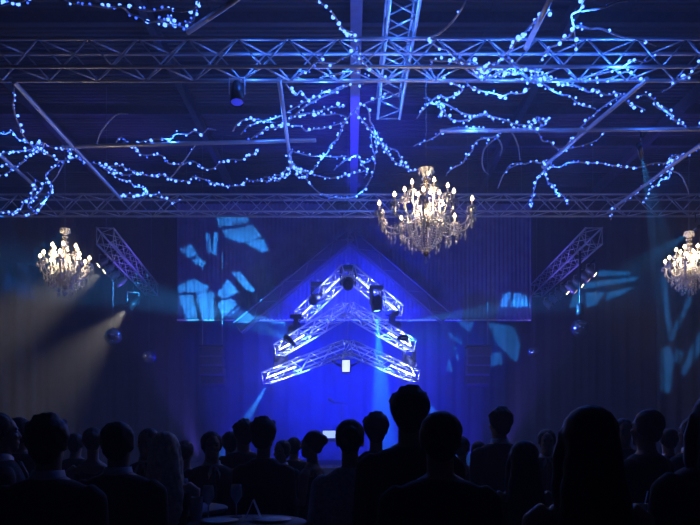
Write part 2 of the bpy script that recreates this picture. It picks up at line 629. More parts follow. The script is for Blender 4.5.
CURT = 22.0
gobo_spot(at(289, 340, 18.2), [
    [(216, 216), (247, 216), (249, 221), (219, 228)], [(222, 231), (252, 224), (262, 236), (240, 243), (227, 238)], [(246, 243), (263, 238), (269, 250), (262, 252)],
    [(180, 249), (190, 243), (197, 254), (187, 258)], [(191, 260), (198, 256), (206, 263), (200, 266)],
    [(206, 235), (210, 233), (212, 252), (208, 254)], [(214, 232), (219, 234), (216, 256), (213, 252)],
    [(155, 300), (176, 287), (192, 278), (209, 286), (205, 291), (177, 293)], [(154, 303), (176, 296), (174, 309), (154, 316)], [(180, 296), (192, 294), (198, 320), (187, 322)],
    [(195, 293), (213, 291), (214, 320), (203, 322)], [(217, 293), (228, 280), (240, 292), (222, 300)], [(218, 303), (231, 298), (247, 314), (240, 320), (222, 319)],
    [(232, 273), (240, 272), (258, 293), (246, 290)]],
    CURT, (0.03, 0.40, 1.0), 11000, 'profile spotlight throwing cyan shards onto the curtain beside the gable truss')
gobo_spot(at(403, 338, 18.2), [
    [(504, 293), (512, 293), (507, 307), (500, 307), CURT], [(515, 292), (527, 295), (530, 307), (512, 307), CURT],
    [(438, 330), (448, 320), (474, 322), (462, 345)], [(487, 322), (512, 326), (520, 345), (515, 362), (496, 344)], [(452, 345), (460, 352), (452, 372), (446, 370)], [(466, 356), (500, 352), (503, 364), (470, 370)]],
    27.9, (0.02, 0.34, 1.0), 15000, 'profile spotlight throwing cyan shards past the lower row of par cans')

gobo_spot((8.2, 16.62, EYE + HP - 0.43), [
    [(574, 294), (582, 292), (584, 306), (570, 307)], [(586, 292), (606, 292), (596, 305), (587, 307)], [(572, 284), (640, 276), (634, 281), (580, 289)], [(600, 270), (634, 272), (628, 275), (596, 276)],
    [(608, 292), (636, 286), (620, 295), (606, 300)]],
    27.9, (0.02, 0.36, 1.0), 16000, 'profile spotlight hung from the rear truss, aimed past the higher par cans', drop=True)

# masking drapes at both sides of the hall


def pleated(name, x0, x1, y, z0, z1, m, amp=0.08, per=0.34, label='', slope=0.0, group=None):
    bm = bmesh.new()
    n = int((x1 - x0) / 0.04)
    rows = 8
    grid = []
    for j in range(rows + 1):
        row = []
        for i in range(n + 1):
            x = x0 + (x1 - x0) * i / n
            top = z1 + slope * (x - x0)
            z = z0 + (top - z0) * j / rows
            a = amp * (1.15 - 0.35 * j / rows)
            row.append(bm.verts.new((x, y + a * math.sin(2 * PI * x / per + 0.6 * math.sin(x * 2.1)) + 0.03 * math.sin(x * 3.3 + z), z)))
        grid.append(row)
    fs = []
    for j in range(rows):
        for i in range(n):
            fs.append(bm.faces.new((grid[j][i], grid[j][i + 1], grid[j + 1][i + 1], grid[j + 1][i])))
    bmesh.ops.solidify(bm, geom=fs, thickness=0.012)
    o = put(name, mesh_from(bm, name, m))
    return o


gauze = mat('violet_gauze', (0.18, 0.17, 0.23), 0.85, noise=0.2, scale=3)
drm = mat('grey_drape', (0.13, 0.13, 0.15), 0.9, noise=0.2, scale=3)
xl, xr = at(177, 320, CURT).x, at(531, 320, CURT).x
zb, zt = at(0, 320, CURT).z, at(0, 203, CURT).z
cur = thing('gauze_curtain', (0, CURT, zb), 'wide pleated gauze curtain hung behind the glowing chevrons, washed violet', 'curtain')
o = pleated('cloth', xl, xr, 0, 0, zt - zb, gauze, 0.035, 0.13)
o.parent = cur
rod('batten_pipe', (xl, CURT, zb), (xr, CURT, zb), 0.03, ALU, cur)
rod('track', (xl, CURT, zt), (xr, CURT, zt), 0.035, BLACKM, cur)
for x in (xl + 0.3, xr - 0.3):
    rod('hanger_cable', (x, CURT, zt), (x, CURT, CEIL - 0.1), 0.008, CABLE, cur)
o = pleated('side_drape', -14.8, at(37, 0, 23.5).x, 23.5, 0.0, at(0, 246, 23.5).z + 0.25, drm, 0.09, 0.5, slope=-0.22)
tag(o, 'tall grey masking drape with a sloping top beside a small chandelier', 'drape', 'masking drapes')
o = pleated('side_drape', at(656, 0, 23.5).x, 14.8, 23.5, 0.0, at(0, 268, 23.5).z, drm, 0.09, 0.5, slope=0.05)
tag(o, 'tall grey masking drape lit by slanting blue shards', 'drape', 'masking drapes')

gobo_spot((-6.56, 13.0, EYE + HP - 0.43), [[(-14, 245), (4, 252), (30, 268), (33, 285), (22, 268), (2, 257), (-14, 252)], [(8, 272), (16, 264), (20, 285), (10, 292), (2, 292)], [(22, 282), (32, 284), (35, 300), (20, 298), (15, 296)], [(-12, 262), (2, 262), (-2, 285), (-12, 282)]],
          23.5, (0.02, 0.2, 1.0), 5000, 'profile spotlight hung over the hall aimed at the sloping drape', drop=True)
gobo_spot((5.0, 12.035, EYE + HP - 0.43), [[(661, 276), (666, 277), (671, 328), (669, 336), (664, 315)], [(669, 275), (690, 280), (694, 292), (680, 294)], [(688, 298), (694, 296), (680, 325), (672, 342), (669, 338)], [(661, 348), (670, 344), (674, 360), (670, 392), (661, 392)],
          [(699, 332), (712, 322), (700, 352), (684, 376), (681, 370)], [(676, 348), (684, 352), (678, 366), (675, 360)]],
          23.5, (0.04, 0.36, 1.0), 16000, 'profile spotlight hung over the hall aimed at the shard-lit drape', drop=True)

# moving heads on the chevrons
mh = [((318, 299), 18.6, (-6, 12, 2.0), LENS_OFF, None, 'on the end of the top chevron beside the gauze curtain'),
      ((376, 303), 18.15, None, LENS_CYAN, 'down', 'throwing a narrow cyan beam straight down to the stage'),
      ((297, 331), 19.2, (-9, 20, 6.0), LENS_OFF, None, 'between the top and middle chevrons, turned to the shard-lit curtain'),
      ((392, 327), 19.2, (9, 20, 6.0), LENS_OFF, None, 'between the top and middle chevrons, turned to the par cans'),
      ((281, 362), 19.6, (-4, 15, 0), LENS_OFF, None, 'between the middle and bottom chevrons, over a slanting beam'),
      ((409, 362), 19.6, (5, 15, 0), LENS_OFF, None, 'between middle and bottom chevrons, past the cyan beam'),
      ((348, 283), 17.9, (0, 10, 1.0), LENS_OFF, None, 'under the peak of the top chevron')]
for (px, d, aimp, lens, _x, lab) in mh:
    p = at(px[0], px[1], d)
    if aimp is None:
        aimp = p + V((0.12, -0.1, -1))
    moving_head(p, aimp, 'black moving head light ' + lab, lens)
p0 = at(376, 303, 18.15)
lamp('head_beam', 'SPOT', p0 + V((0.02, 0, -0.25)), (0.02, 0.30, 1.0), 70000, at(383, 425, 17.4), 14, 0.6, 0.03)
e = chev[2][2]
lamp('end_beam', 'SPOT', e + V((0, 0, -0.25)), (0.03, 0.3, 1.0), 26000, at(243, 425, 19.0), 16, 0.8, 0.03)
e = chev[2][3]
lamp('end_beam', 'SPOT', e + V((0, 0, -0.25)), (0.03, 0.25, 1.0), 26000, at(442, 425, 19.0), 16, 0.8, 0.03)
# fan beams to the sides
lamp('side_fan', 'SPOT', at(287, 324, 18.7), (0.04, 0.36, 1.0), 34000, at(165, 300, 18.6), 16, 0.9, 0.03)
lamp('side_fan', 'SPOT', at(405, 322, 18.7), (0.04, 0.3, 1.0), 24000, at(520, 306, 18.6), 13, 0.9, 0.03)

# white lantern under the bottom chevron
p = at(346, 366, 18.2)
ln = thing('stage_lantern', p, 'small bright white lantern hung under the bottom chevron', 'stage light')
box('case', (0, 0.05, 0), (0.24, 0.10, 0.36), BLACKM, ln, 0.02)
box('lit_panel', (0, -0.008, 0), (0.19, 0.02, 0.30), mat('lantern_white', (1, 1, 1), 0.4, emit=(0.55, 0.66, 1.0), strength=1.6), ln, 0.005)
for s in (-1, 1):
    rod('bracket_arm', p + V((s * 0.13, 0.05, 0)), p + V((s * 0.36, 0.05, 0.12)), 0.025, BLACKM, ln)
    rod('hanger', p + V((s * 0.36, 0.05, 0.12)), p + V((s * 0.36, 0.15, 0.55)), 0.012, BLACKM, ln)

# blue par under the front truss
p = at(237, 93, 10.3)
pc = thing('par_can', p, 'single par can with a dim blue lens hung under the long front truss', 'stage light')
h = put('body', CANM, (0, 0, 0), pc, basis(V((0.05, -0.25, -1))))
put('lens', lens_mesh(0.09, LENS_BLUE), (0, 0, -0.15), h)
put('yoke', YOKE, (0, 0, 0), pc)

# hanging loudspeakers either side of the stage
spk = mat('speaker_cabinet', (0.05, 0.05, 0.06), 0.6, noise=0.15)
for px, lab in ((212, 'line-array loudspeaker hanging beyond the dim mirror ball and shard-lit curtain'), (478, 'line-array loudspeaker hanging under the gauze curtain near a small mirror ball')):
    p = at(px, 347, 21.2)
    root = thing('line_array_speaker', p, 'black ' + lab, 'loudspeaker', 'hanging loudspeakers')
    for k in range(4):
        c = box('cabinet', (0, 0.03 * k * k, -0.16 - 0.29 * k), (0.72, 0.42, 0.27), spk, root, 0.02, (math.radians(-4 * k), 0, 0))
        box('grille', (0, -0.215, 0), (0.66, 0.012, 0.22), BLACKM, c, 0.004)
    box('flying_frame', (0, 0.05, 0.02), (0.74, 0.5, 0.05), BLACKM, root, 0.01)
    for s in (-1, 1):
        rod('hanger_cable', p + V((s * 0.3, 0.05, 0.03)), (p.x + s * 0.3, p.y + 0.05, CEIL - 0.1), 0.008, CABLE, root)

# microphone boom stand and lit console on the stage
p = V((at(342, 0, 19.8).x, 19.8, 0.6))
ms = thing('microphone_stand', p, 'slim microphone boom stand at the middle of the stage', 'stand')
for k in range(3):
    a = k * 2.094 + 0.5
    rod('foot', p + V((0, 0, 0.06)), p + V((0.3 * math.cos(a), 0.3 * math.sin(a), 0.012)), 0.012, DARKALU, ms)
rod('pole', p + V((0, 0, 0.05)), p + V((0, 0, 1.82)), 0.012, DARKALU, ms)
rod('boom', p + V((-0.2, 0, 1.84)), p + V((0.16, -0.05, 1.78)), 0.012, DARKALU, ms)
put('microphone', lathe('microphone', [(0, 0), (0.02, 0.0), (0.024, 0.14), (0.034, 0.16), (0.038, 0.2), (0.02, 0.24), (0, 0.245)], DARKALU, 10), (-0.2, 0, 1.8), ms, (0, -0.9, 0))
p = V((at(329, 0, 20.8).x, 20.8, 0.6))
tb_ = thing('keyboard_table', p, 'folding table on the stage carrying a lit screen', 'table')
box('table_top', (0, 0, 0.73), (1.3, 0.5, 0.04), BLACKM, tb_, 0.008)
for sx in (-1, 1):
    for sy in (-1, 1):
        rod('leg', p + V((sx * 0.6, sy * 0.2, 0)), p + V((sx * 0.6, sy * 0.2, 0.71)), 0.015, BLACKM, tb_)
lp = thing('screen', p + V((0, 0, 0.75)), 'small pale blue lit screen on the stage table', 'screen')
box('base', (0, 0.05, 0.012), (0.36, 0.24, 0.022), BLACKM, lp, 0.004)
box('bezel', (0, 0.16, 0.17), (0.42, 0.02, 0.26), BLACKM, lp, 0.004)
box('display', (0, 0.147, 0.17), (0.38, 0.01, 0.22), mat('screen_glow', (0.4, 0.5, 1), 0.4, emit=(0.35, 0.5, 1.0), strength=1.3), lp)


# mirror balls
def mirror_ball(px, py, rpx, d, label, top, thick=False):
    c = at(px, py, d)
    r = rpx / FPX * d
    root = thing('mirror_ball', c, label, 'mirror ball', 'hanging mirror balls')
    bm = bmesh.new()
    bmesh.ops.create_uvsphere(bm, u_segments=24, v_segments=16, radius=r)
    bmesh.ops.inset_individual(bm, faces=bm.faces[:], thickness=r * 0.018, depth=r * 0.012)
    me = mesh_from(bm, 'ball', [GROUT, MIRROR], False)
    quads = [p for p in me.polygons]
    for p_ in quads:
        rr = p_.center.length
        p_.material_index = 1 if p_.area > (r * 0.05) ** 2 else 0
    put('ball', me, (0, 0, 0), root, (0.1, 0.05, 0.3))
    put('cap', lathe('cap', [(0, r * 1.12), (r * 0.1, r * 1.1), (r * 0.28, r * 0.98), (r * 0.3, r * 0.93), (0, r * 0.93)], BLACKM, 14), (0, 0, 0), root)
    if thick:
        put('motor', lathe('motor', [(0, 0.35), (0.07, 0.35), (0.10, 0.3), (0.10, 0.05), (0.05, 0), (0, 0)], BLACKM, 14), (0, 0, r * 1.3), root)
        rod('hanger', c + V((0, 0, r)), (c.x, c.y, top), 0.03, BLACKM, root)
    else:
        rod('hanger', c + V((0, 0, r)), (c.x, c.y, top), 0.006, CABLE, root)
    return root


for px, py, r_, k, sg, lab, th in ((113, 337, 8.5, 0, 1, 'mirror ball catching pale light just below the barn-door spotlight', False),
                               (149, 357, 7, 0, 1, 'small dim mirror ball beside the barn-door spotlight', False),
                               (580, 328, 9, 1, -1, 'mirror ball on a thick black hanger below the higher par cans', True),
                               (534, 352, 6, 1, -1, 'small mirror ball below the lower row of par cans', False)):
    cp = chord_at(k, sg, px)
    mirror_ball(px, py, r_, cp.y, lab, cp.z - 0.03, th)



# ------------------------------------------------------------------ pipes between the trusses
HP = 5.19


def dpl(py, h=HP):
    return FPX * h / (HZ - py)


PIPES = [((14, 82), (121, 199), 'long blue-lit pipe slanting from the front truss over a small chandelier'),
         ((-8, 148), (36, 187), 'short pipe slanting back beside the tangle over a small chandelier'),
         ((62, 147), (316, 140), 'level pipe strung with blue lights over the gap between trusses'),
         ((279, 79), (291, 166), 'pale blue pipe running back from the front truss beside the violet roof beam'),
         ((244, -6), (188, 32), 'pipe slanting forward from the front truss above a sagging light string'),
         ((553, -6), (526, 48), 'bright blue pipe slanting forward from the front truss near the thick light cluster'),
         ((647, 79), (543, 167), 'long pipe slanting back with lights wound along it'),
         ((440, 131), (712, 129), 'level grey pipe crossing behind the slanting light-wound pipe'),
         ((712, 136), (608, 212), 'pipe slanting back to the rear truss, thick with lights')]
for a, b, lab in PIPES:
    r = 0.036
    o = rod('lighting_pipe', at(*a, dpl(a[1], HP - 0.03)), at(*b, dpl(b[1], HP - 0.03)), r, ALU, None, 12)
    tag(o, lab, 'pipe', 'pipes between the trusses')

# ------------------------------------------------------------------ fairy lights
_b = {}


def bulb_mesh(k):
    if k not in _b:
        bm = bmesh.new()
        bmesh.ops.create_icosphere(bm, subdivisions=1, radius=1.0)
        _b[k] = mesh_from(bm, 'bulb', [BULB, BULB2][k])
    return _b[k]


G = {'a': 'where slanting pipe meets chandelier wire', 'b': 'trailing along the level pipe',
     'c': 'bunched around the pale blue pipe', 'd': 'around violet roof beam and crossing truss', 'e': 'sagging before the long front truss',
     'f': 'heaped on the long front truss', 'g': 'looping above the biggest chandelier', 'h': 'on the pipe behind the truss',
     'i': 'above the shard-lit drape', 'j': 'dropping toward the rear truss'}
STR = [  # group, spacing in pixels, bulb size, outline; a third number fixes the depth of the whole string
    ('e', 9, 1.5, [(-4, 6), (2, 5), (11, 3), (22, 1), (32, -5)]),
    ('e', 10, 1.15, [(62, -3), (68, 1), (80, 4), (98, 6), (110, 8), (122, 7), (130, 14), (140, 17), (149, 22), (160, 21), (172, 25), (187, 28)]),
    ('e', 12, 1.1, [(120, 6), (134, 8), (150, 11), (166, 9), (180, 11), (190, 10), (194, 8), (198, 3), (200, -5)]),
    ('e', 6, 1.2, [(187, 28), (188, 22), (193, 20), (195, 12), (197, 4)]),
    ('e', 6, 1.0, [(157, 19), (166, 20), (171, 16), (172, 22), (180, 26), (187, 28)]),
    ('a', 8, 1.15, [(14, 84), (14, 97), (13, 104), (14, 111), (16, 118), (19, 125), (23, 135), (29, 143), (36, 150)]),
    ('a', 8, 1.0, [(-4, 131), (4, 134), (12, 131), (18, 139), (29, 143), (37, 148)]),
    ('a', 5, 1.1, [(-4, 154), (10, 152), (25, 151), (35, 149), (45, 153), (55, 158), (60, 161), (72, 159), (77, 158), (85, 163)]),
    ('a', 5, 1.0, [(-4, 166), (5, 165), (13, 168), (22, 163), (28, 157), (36, 150), (43, 143), (50, 147), (63, 149), (72, 148)]),
    ('a', 7, 1.0, [(-4, 176), (4, 174), (8, 172), (15, 168), (24, 160)]),
    ('a', 4, 0.9, [(29, 152), (33, 148), (36, 145), (40, 142), (44, 146), (39, 151), (34, 153)]),
    ('a', 6, 1.0, [(66, 147), (70, 152), (73, 147), (70, 156), (76, 158)]),
    ('j', 6, 1.05, [(60, 161), (53, 168), (46, 174), (48, 180), (51, 184), (51, 191), (48, 197), (45, 201), (38, 211), (26, 217), (14, 214), (2, 213), (-6, 215)], 13.6),
    ('j', 4, 1.05, [(36, 181), (34, 186), (32, 192), (31, 198), (28, 199), (24, 202), (21, 208), (14, 213), (5, 212)], 13.8),
    ('j', 7, 0.9, [(42, 183), (42, 189), (36, 195), (28, 206), (34, 212)], 13.8),
    ('b', 8, 1.1, [(116, 142), (122, 137), (130, 144), (147, 140), (161, 139), (171, 139), (176, 134), (188, 134), (194, 131), (202, 134), (208, 129), (216, 130)]),
    ('b', 7, 1.1, [(122, 143), (130, 144), (137, 151), (143, 155), (151, 155), (163, 156), (168, 163), (176, 164), (182, 165), (188, 162), (195, 162), (200, 166), (208, 169), (214, 168), (221, 162), (226, 162), (232, 159), (240, 160), (249, 156), (256, 152), (259, 148)]),
    ('b', 4.6, 1.05, [(84, 162), (97, 164), (103, 166), (112, 166), (120, 165), (127, 169), (136, 172), (146, 175), (154, 177), (162, 175), (170, 178), (178, 180), (189, 181), (193, 177), (203, 179), (213, 183), (224, 186), (233, 186), (243, 185), (248, 180), (258, 181), (264, 178)]),
    ('b', 4.2, 1.05, [(102, 167), (112, 174), (118, 178), (124, 180), (131, 183), (134, 186), (140, 187), (146, 189), (147, 192), (143, 196), (136, 195), (128, 194), (122, 197), (116, 195)]),
    ('b', 5, 0.95, [(106, 168), (112, 171), (116, 169), (120, 174), (128, 175), (134, 173)]),
    ('b', 6, 1.0, [(143, 189), (147, 193), (153, 195), (160, 194), (165, 199), (170, 201), (174, 203), (181, 200)]),
    ('b', 40, 0.7, [(168, 180), (174, 174), (184, 161), (195, 146)]),
    ('c', 9, 0.9, [(233, 131), (236, 125), (243, 120), (255, 119), (266, 121), (276, 123)]),
    ('c', 6, 1.2, [(247, 144), (252, 138), (258, 134), (267, 129), (276, 128), (284, 124), (295, 116), (310, 113), (330, 108), (345, 106)]),
    ('c', 7, 0.85, [(241, 134), (247, 127), (254, 124), (262, 121), (272, 119), (282, 115), (296, 107), (308, 100)]),
    ('c', 8, 0.95, [(284, 124), (291, 126), (300, 126), (306, 131), (315, 129), (321, 129), (330, 126), (345, 122)]),
    ('c', 7, 0.9, [(290, 116), (297, 115), (312, 113), (320, 115), (327, 115), (337, 114), (346, 117)]),
    ('c', 5, 1.1, [(287, 156), (292, 149), (290, 160), (295, 165), (298, 170), (305, 172), (312, 171), (318, 163), (323, 157), (328, 152), (331, 144), (338, 138), (344, 124), (352, 113), (360, 106), (375, 99), (390, 92)]),
    ('c', 4, 1.1, [(262, 180), (270, 181), (275, 176), (281, 175), (286, 177), (290, 170), (293, 167), (300, 173), (305, 177), (310, 184)]),
    ('c', 4, 1.0, [(264, 177), (272, 178), (279, 181), (284, 172), (291, 166), (297, 167), (303, 170), (308, 176), (300, 178), (294, 174)]),
    ('c', 8, 1.0, [(306, 178), (310, 184), (317, 191), (322, 194), (330, 197), (346, 198), (355, 196), (361, 192), (366, 187), (370, 180), (374, 170), (375, 158), (372, 146), (371, 134)]),
    ('c', 6, 1.1, [(298, 170), (305, 172), (315, 175), (323, 177), (330, 178), (337, 177), (343, 176), (353, 173), (362, 172), (368, 169)]),
    ('c', 8, 0.85, [(292, 151), (306, 155), (314, 156), (325, 156), (335, 157), (346, 156)]),
    ('d', 6, 0.95, [(334, 170), (338, 166), (345, 160), (352, 157), (358, 155), (362, 164), (368, 172), (364, 178)]),
    ('d', 4.5, 1.0, [(355, 112), (364, 122), (372, 132), (378, 140), (385, 150), (393, 160), (402, 166), (412, 171), (419, 169)]),
    ('d', 5, 1.0, [(378, 137), (383, 143), (389, 148), (397, 151), (400, 157), (404, 163), (410, 170)]),
    ('d', 7, 1.0, [(365, 105), (369, 112), (370, 121), (374, 128), (376, 140), (376, 152), (370, 160), (362, 165)]),
    ('d', 7, 1.15, [(316, -5), (324, 5), (331, 11), (342, 28), (347, 31), (355, 35), (358, 45), (359, 52), (362, 60), (368, 67), (373, 71), (380, 76), (388, 80)]),
    ('d', 10, 1.1, [(300, 72), (308, 70), (315, 62), (325, 63), (335, 63), (342, 58), (348, 56), (357, 50)]),
    ('d', 7, 1.0, [(286, 84), (295, 95), (301, 91), (307, 99), (316, 97), (324, 92), (333, 91), (340, 87), (347, 85), (354, 85), (364, 84)]),
    ('d', 9, 0.9, [(294, 76), (304, 80), (315, 81), (326, 76), (338, 74), (352, 72), (372, 80)]),
    ('d', 5, 0.9, [(340, 29), (347, 32), (352, 37), (357, 34), (356, 40)]),
    ('d', 7, 0.8, [(284, 127), (300, 110), (318, 99), (334, 92), (347, 86)]),
    ('f', 8, 1.3, [(431, 36), (432, 42), (439, 48), (448, 50), (455, 57), (464, 62), (474, 63), (482, 68), (490, 72)]),
    ('f', 4, 1.25, [(474, 68), (478, 70), (484, 70), (489, 72), (494, 65), (497, 74), (503, 78), (508, 71), (515, 74), (518, 66), (525, 70), (530, 71), (535, 80), (541, 82)]),
    ('f', 4, 1.2, [(478, 74), (486, 77), (494, 76), (500, 71), (507, 75), (514, 70), (521, 74), (528, 78), (536, 76), (544, 83)]),
    ('f', 6, 1.1, [(430, 60), (440, 61), (448, 61), (457, 62), (466, 64), (476, 70), (484, 72), (488, 66), (496, 62)]),
    ('f', 5, 1.4, [(498, 64), (504, 56), (510, 50), (514, 45), (517, 39), (522, 36), (527, 30), (534, 22), (542, 14), (552, 10)]),
    ('f', 8, 1.3, [(466, 82), (471, 87), (479, 90), (486, 92), (493, 93), (503, 96), (511, 93), (520, 94), (530, 88)]),
    ('f', 6, 1.1, [(498, 56), (505, 58), (512, 63), (519, 66), (526, 68), (536, 70), (544, 74), (552, 79)]),
    ('f', 9, 1.15, [(540, 62), (548, 49), (557, 45), (562, 40), (570, 36), (574, 28), (580, 26), (592, 29)]),
    ('f', 10, 1.15, [(585, -5), (583, 2), (580, 10), (572, 14), (572, 20), (574, 28), (575, 38), (576, 48)]),
    ('f', 30, 0.8, [(576, 12), (590, 10), (602, 8), (618, 2), (628, 1)]),
    ('f', 34, 1.5, [(578, 27), (590, 29), (602, 29), (622, 37), (640, 40), (656, 46)]),
    ('f', 7, 1.0, [(516, 79), (527, 81), (535, 83), (543, 84), (549, 88), (555, 92), (563, 95), (570, 96), (577, 103), (585, 106), (596, 109)]),
    ('f', 6, 1.15, [(524, 70), (534, 72), (540, 76), (552, 79), (560, 84), (568, 85), (577, 86), (588, 92), (597, 90), (603, 94), (610, 95), (617, 93), (624, 99), (629, 104), (637, 106), (645, 110)]),
    ('f', 9, 1.0, [(545, 80), (554, 80), (565, 82), (577, 80), (584, 81), (592, 81), (603, 80), (615, 77), (625, 72), (633, 75), (640, 83)]),
    ('f', 12, 1.1, [(560, 84), (580, 78), (600, 74), (620, 68), (634, 60), (646, 62), (656, 56)]),
    ('f', 8, 1.1, [(432, 62), (431, 70), (436, 78), (450, 82), (462, 88), (460, 93), (452, 96)]),
    ('g', 6, 1.1, [(417, 118), (424, 108), (431, 101), (437, 97), (441, 96), (447, 98), (455, 95), (459, 90)]),
    ('g', 4, 1.1, [(424, 98), (430, 99), (432, 103), (436, 104), (441, 106), (441, 112), (441, 118)]),
    ('g', 7, 0.95, [(432, 103), (445, 104), (458, 111), (465, 114), (478, 116), (486, 115), (497, 118), (505, 120), (515, 124), (525, 125), (534, 126)]),
    ('g', 5, 1.05, [(441, 105), (448, 117), (458, 121), (467, 120), (473, 118), (480, 116), (485, 113), (489, 116), (494, 122)]),
    ('g', 8, 0.95, [(414, 146), (420, 143), (427, 141), (435, 137), (445, 130), (455, 128), (470, 128), (485, 129), (497, 130), (503, 131), (515, 129), (525, 128), (536, 127)]),
    ('g', 7, 0.95, [(446, 176), (448, 172), (455, 167), (463, 163), (466, 157), (472, 151), (475, 143), (481, 139), (487, 138), (494, 137), (500, 133), (506, 131), (520, 128)]),
    ('g', 60, 0.7, [(500, 136), (490, 143), (484, 150), (482, 162), (484, 170), (489, 175)]),
    ('g', 60, 0.7, [(496, 137), (500, 142), (502, 149), (500, 156)]),
    ('g', 60, 0.7, [(510, 131), (514, 136), (518, 146), (520, 160)]),
    ('h', 4, 1.1, [(529, 122), (535, 119), (538, 117), (543, 120), (549, 118), (546, 124), (541, 127), (534, 128), (530, 124)]),
    ('h', 4, 1.0, [(533, 124), (537, 121), (541, 124), (538, 129), (534, 130)]),
    ('h', 9, 1.0, [(535, 128), (539, 134), (543, 141), (550, 142), (556, 148), (566, 149), (580, 146), (595, 141), (603, 134), (607, 128)]),
    ('h', 6, 1.0, [(626, 94), (615, 99), (602, 108), (592, 117), (581, 127), (577, 136), (570, 140), (566, 147), (560, 151), (554, 158), (548, 163)]),
    ('h', 8, 0.95, [(505, 172), (509, 166), (513, 164), (520, 163), (525, 164), (533, 161), (540, 163), (548, 160), (552, 166), (560, 167), (567, 163), (578, 162), (586, 163), (598, 163), (611, 165), (627, 167), (640, 167), (655, 163), (665, 163), (672, 157), (681, 155)]),
    ('h', 4, 1.0, [(541, 166), (546, 164), (549, 161), (551, 165), (548, 170), (544, 173)]),
    ('j', 4, 1.0, [(549, 163), (545, 169), (540, 175), (536, 182), (534, 190), (532, 198), (531, 208)], 13.9),
    ('j', 5, 1.0, [(543, 167), (545, 174), (548, 182), (553, 185), (556, 192), (561, 194), (566, 199), (569, 205)], 13.9),
    ('h', 60, 0.7, [(498, 188), (501, 180), (505, 172), (512, 167), (520, 164)]),
    ('i', 5, 1.05, [(704, 143), (694, 151), (684, 156), (676, 158), (669, 168), (658, 177), (650, 183), (640, 189), (635, 194), (628, 199), (622, 201), (616, 207)]),
    ('i', 6, 1.0, [(681, 155), (674, 162), (670, 172), (669, 178), (661, 180), (657, 185), (650, 190), (646, 196), (643, 204)]),
    ('i', 6, 1.1, [(702, 146), (697, 149), (690, 153), (681, 155), (673, 156), (668, 162), (663, 165)]),
    ('j', 6, 0.9, [(616, 206), (612, 212), (611, 220)], 16.15),
    ('i', 7, 1.05, [(636, 98), (643, 95), (650, 97), (654, 100), (657, 107), (664, 110), (670, 115), (677, 122), (684, 125), (687, 128), (695, 130), (702, 122)]),
    ('i', 6, 0.95, [(654, 100), (660, 106), (665, 108), (671, 113), (674, 119), (682, 123)]),
    ('i', 10, 1.35, [(662, 92), (668, 89), (676, 83), (683, 79), (690, 74), (697, 66), (704, 60)]),
    ('i', 50, 0.7, [(669, 170), (678, 173), (684, 180), (690, 196)]),
    ('a', 60, 0.7, [(96, 146), (101, 132), (110, 120), (118, 114), (128, 114)]),
    ('a', 60, 0.7, [(66, 158), (60, 170), (54, 180), (46, 184), (36, 180), (27, 172)]),
    ('e', 60, 0.7, [(432, 37), (440, 33), (452, 22), (462, 8), (468, -4)]),
]
nb = 0
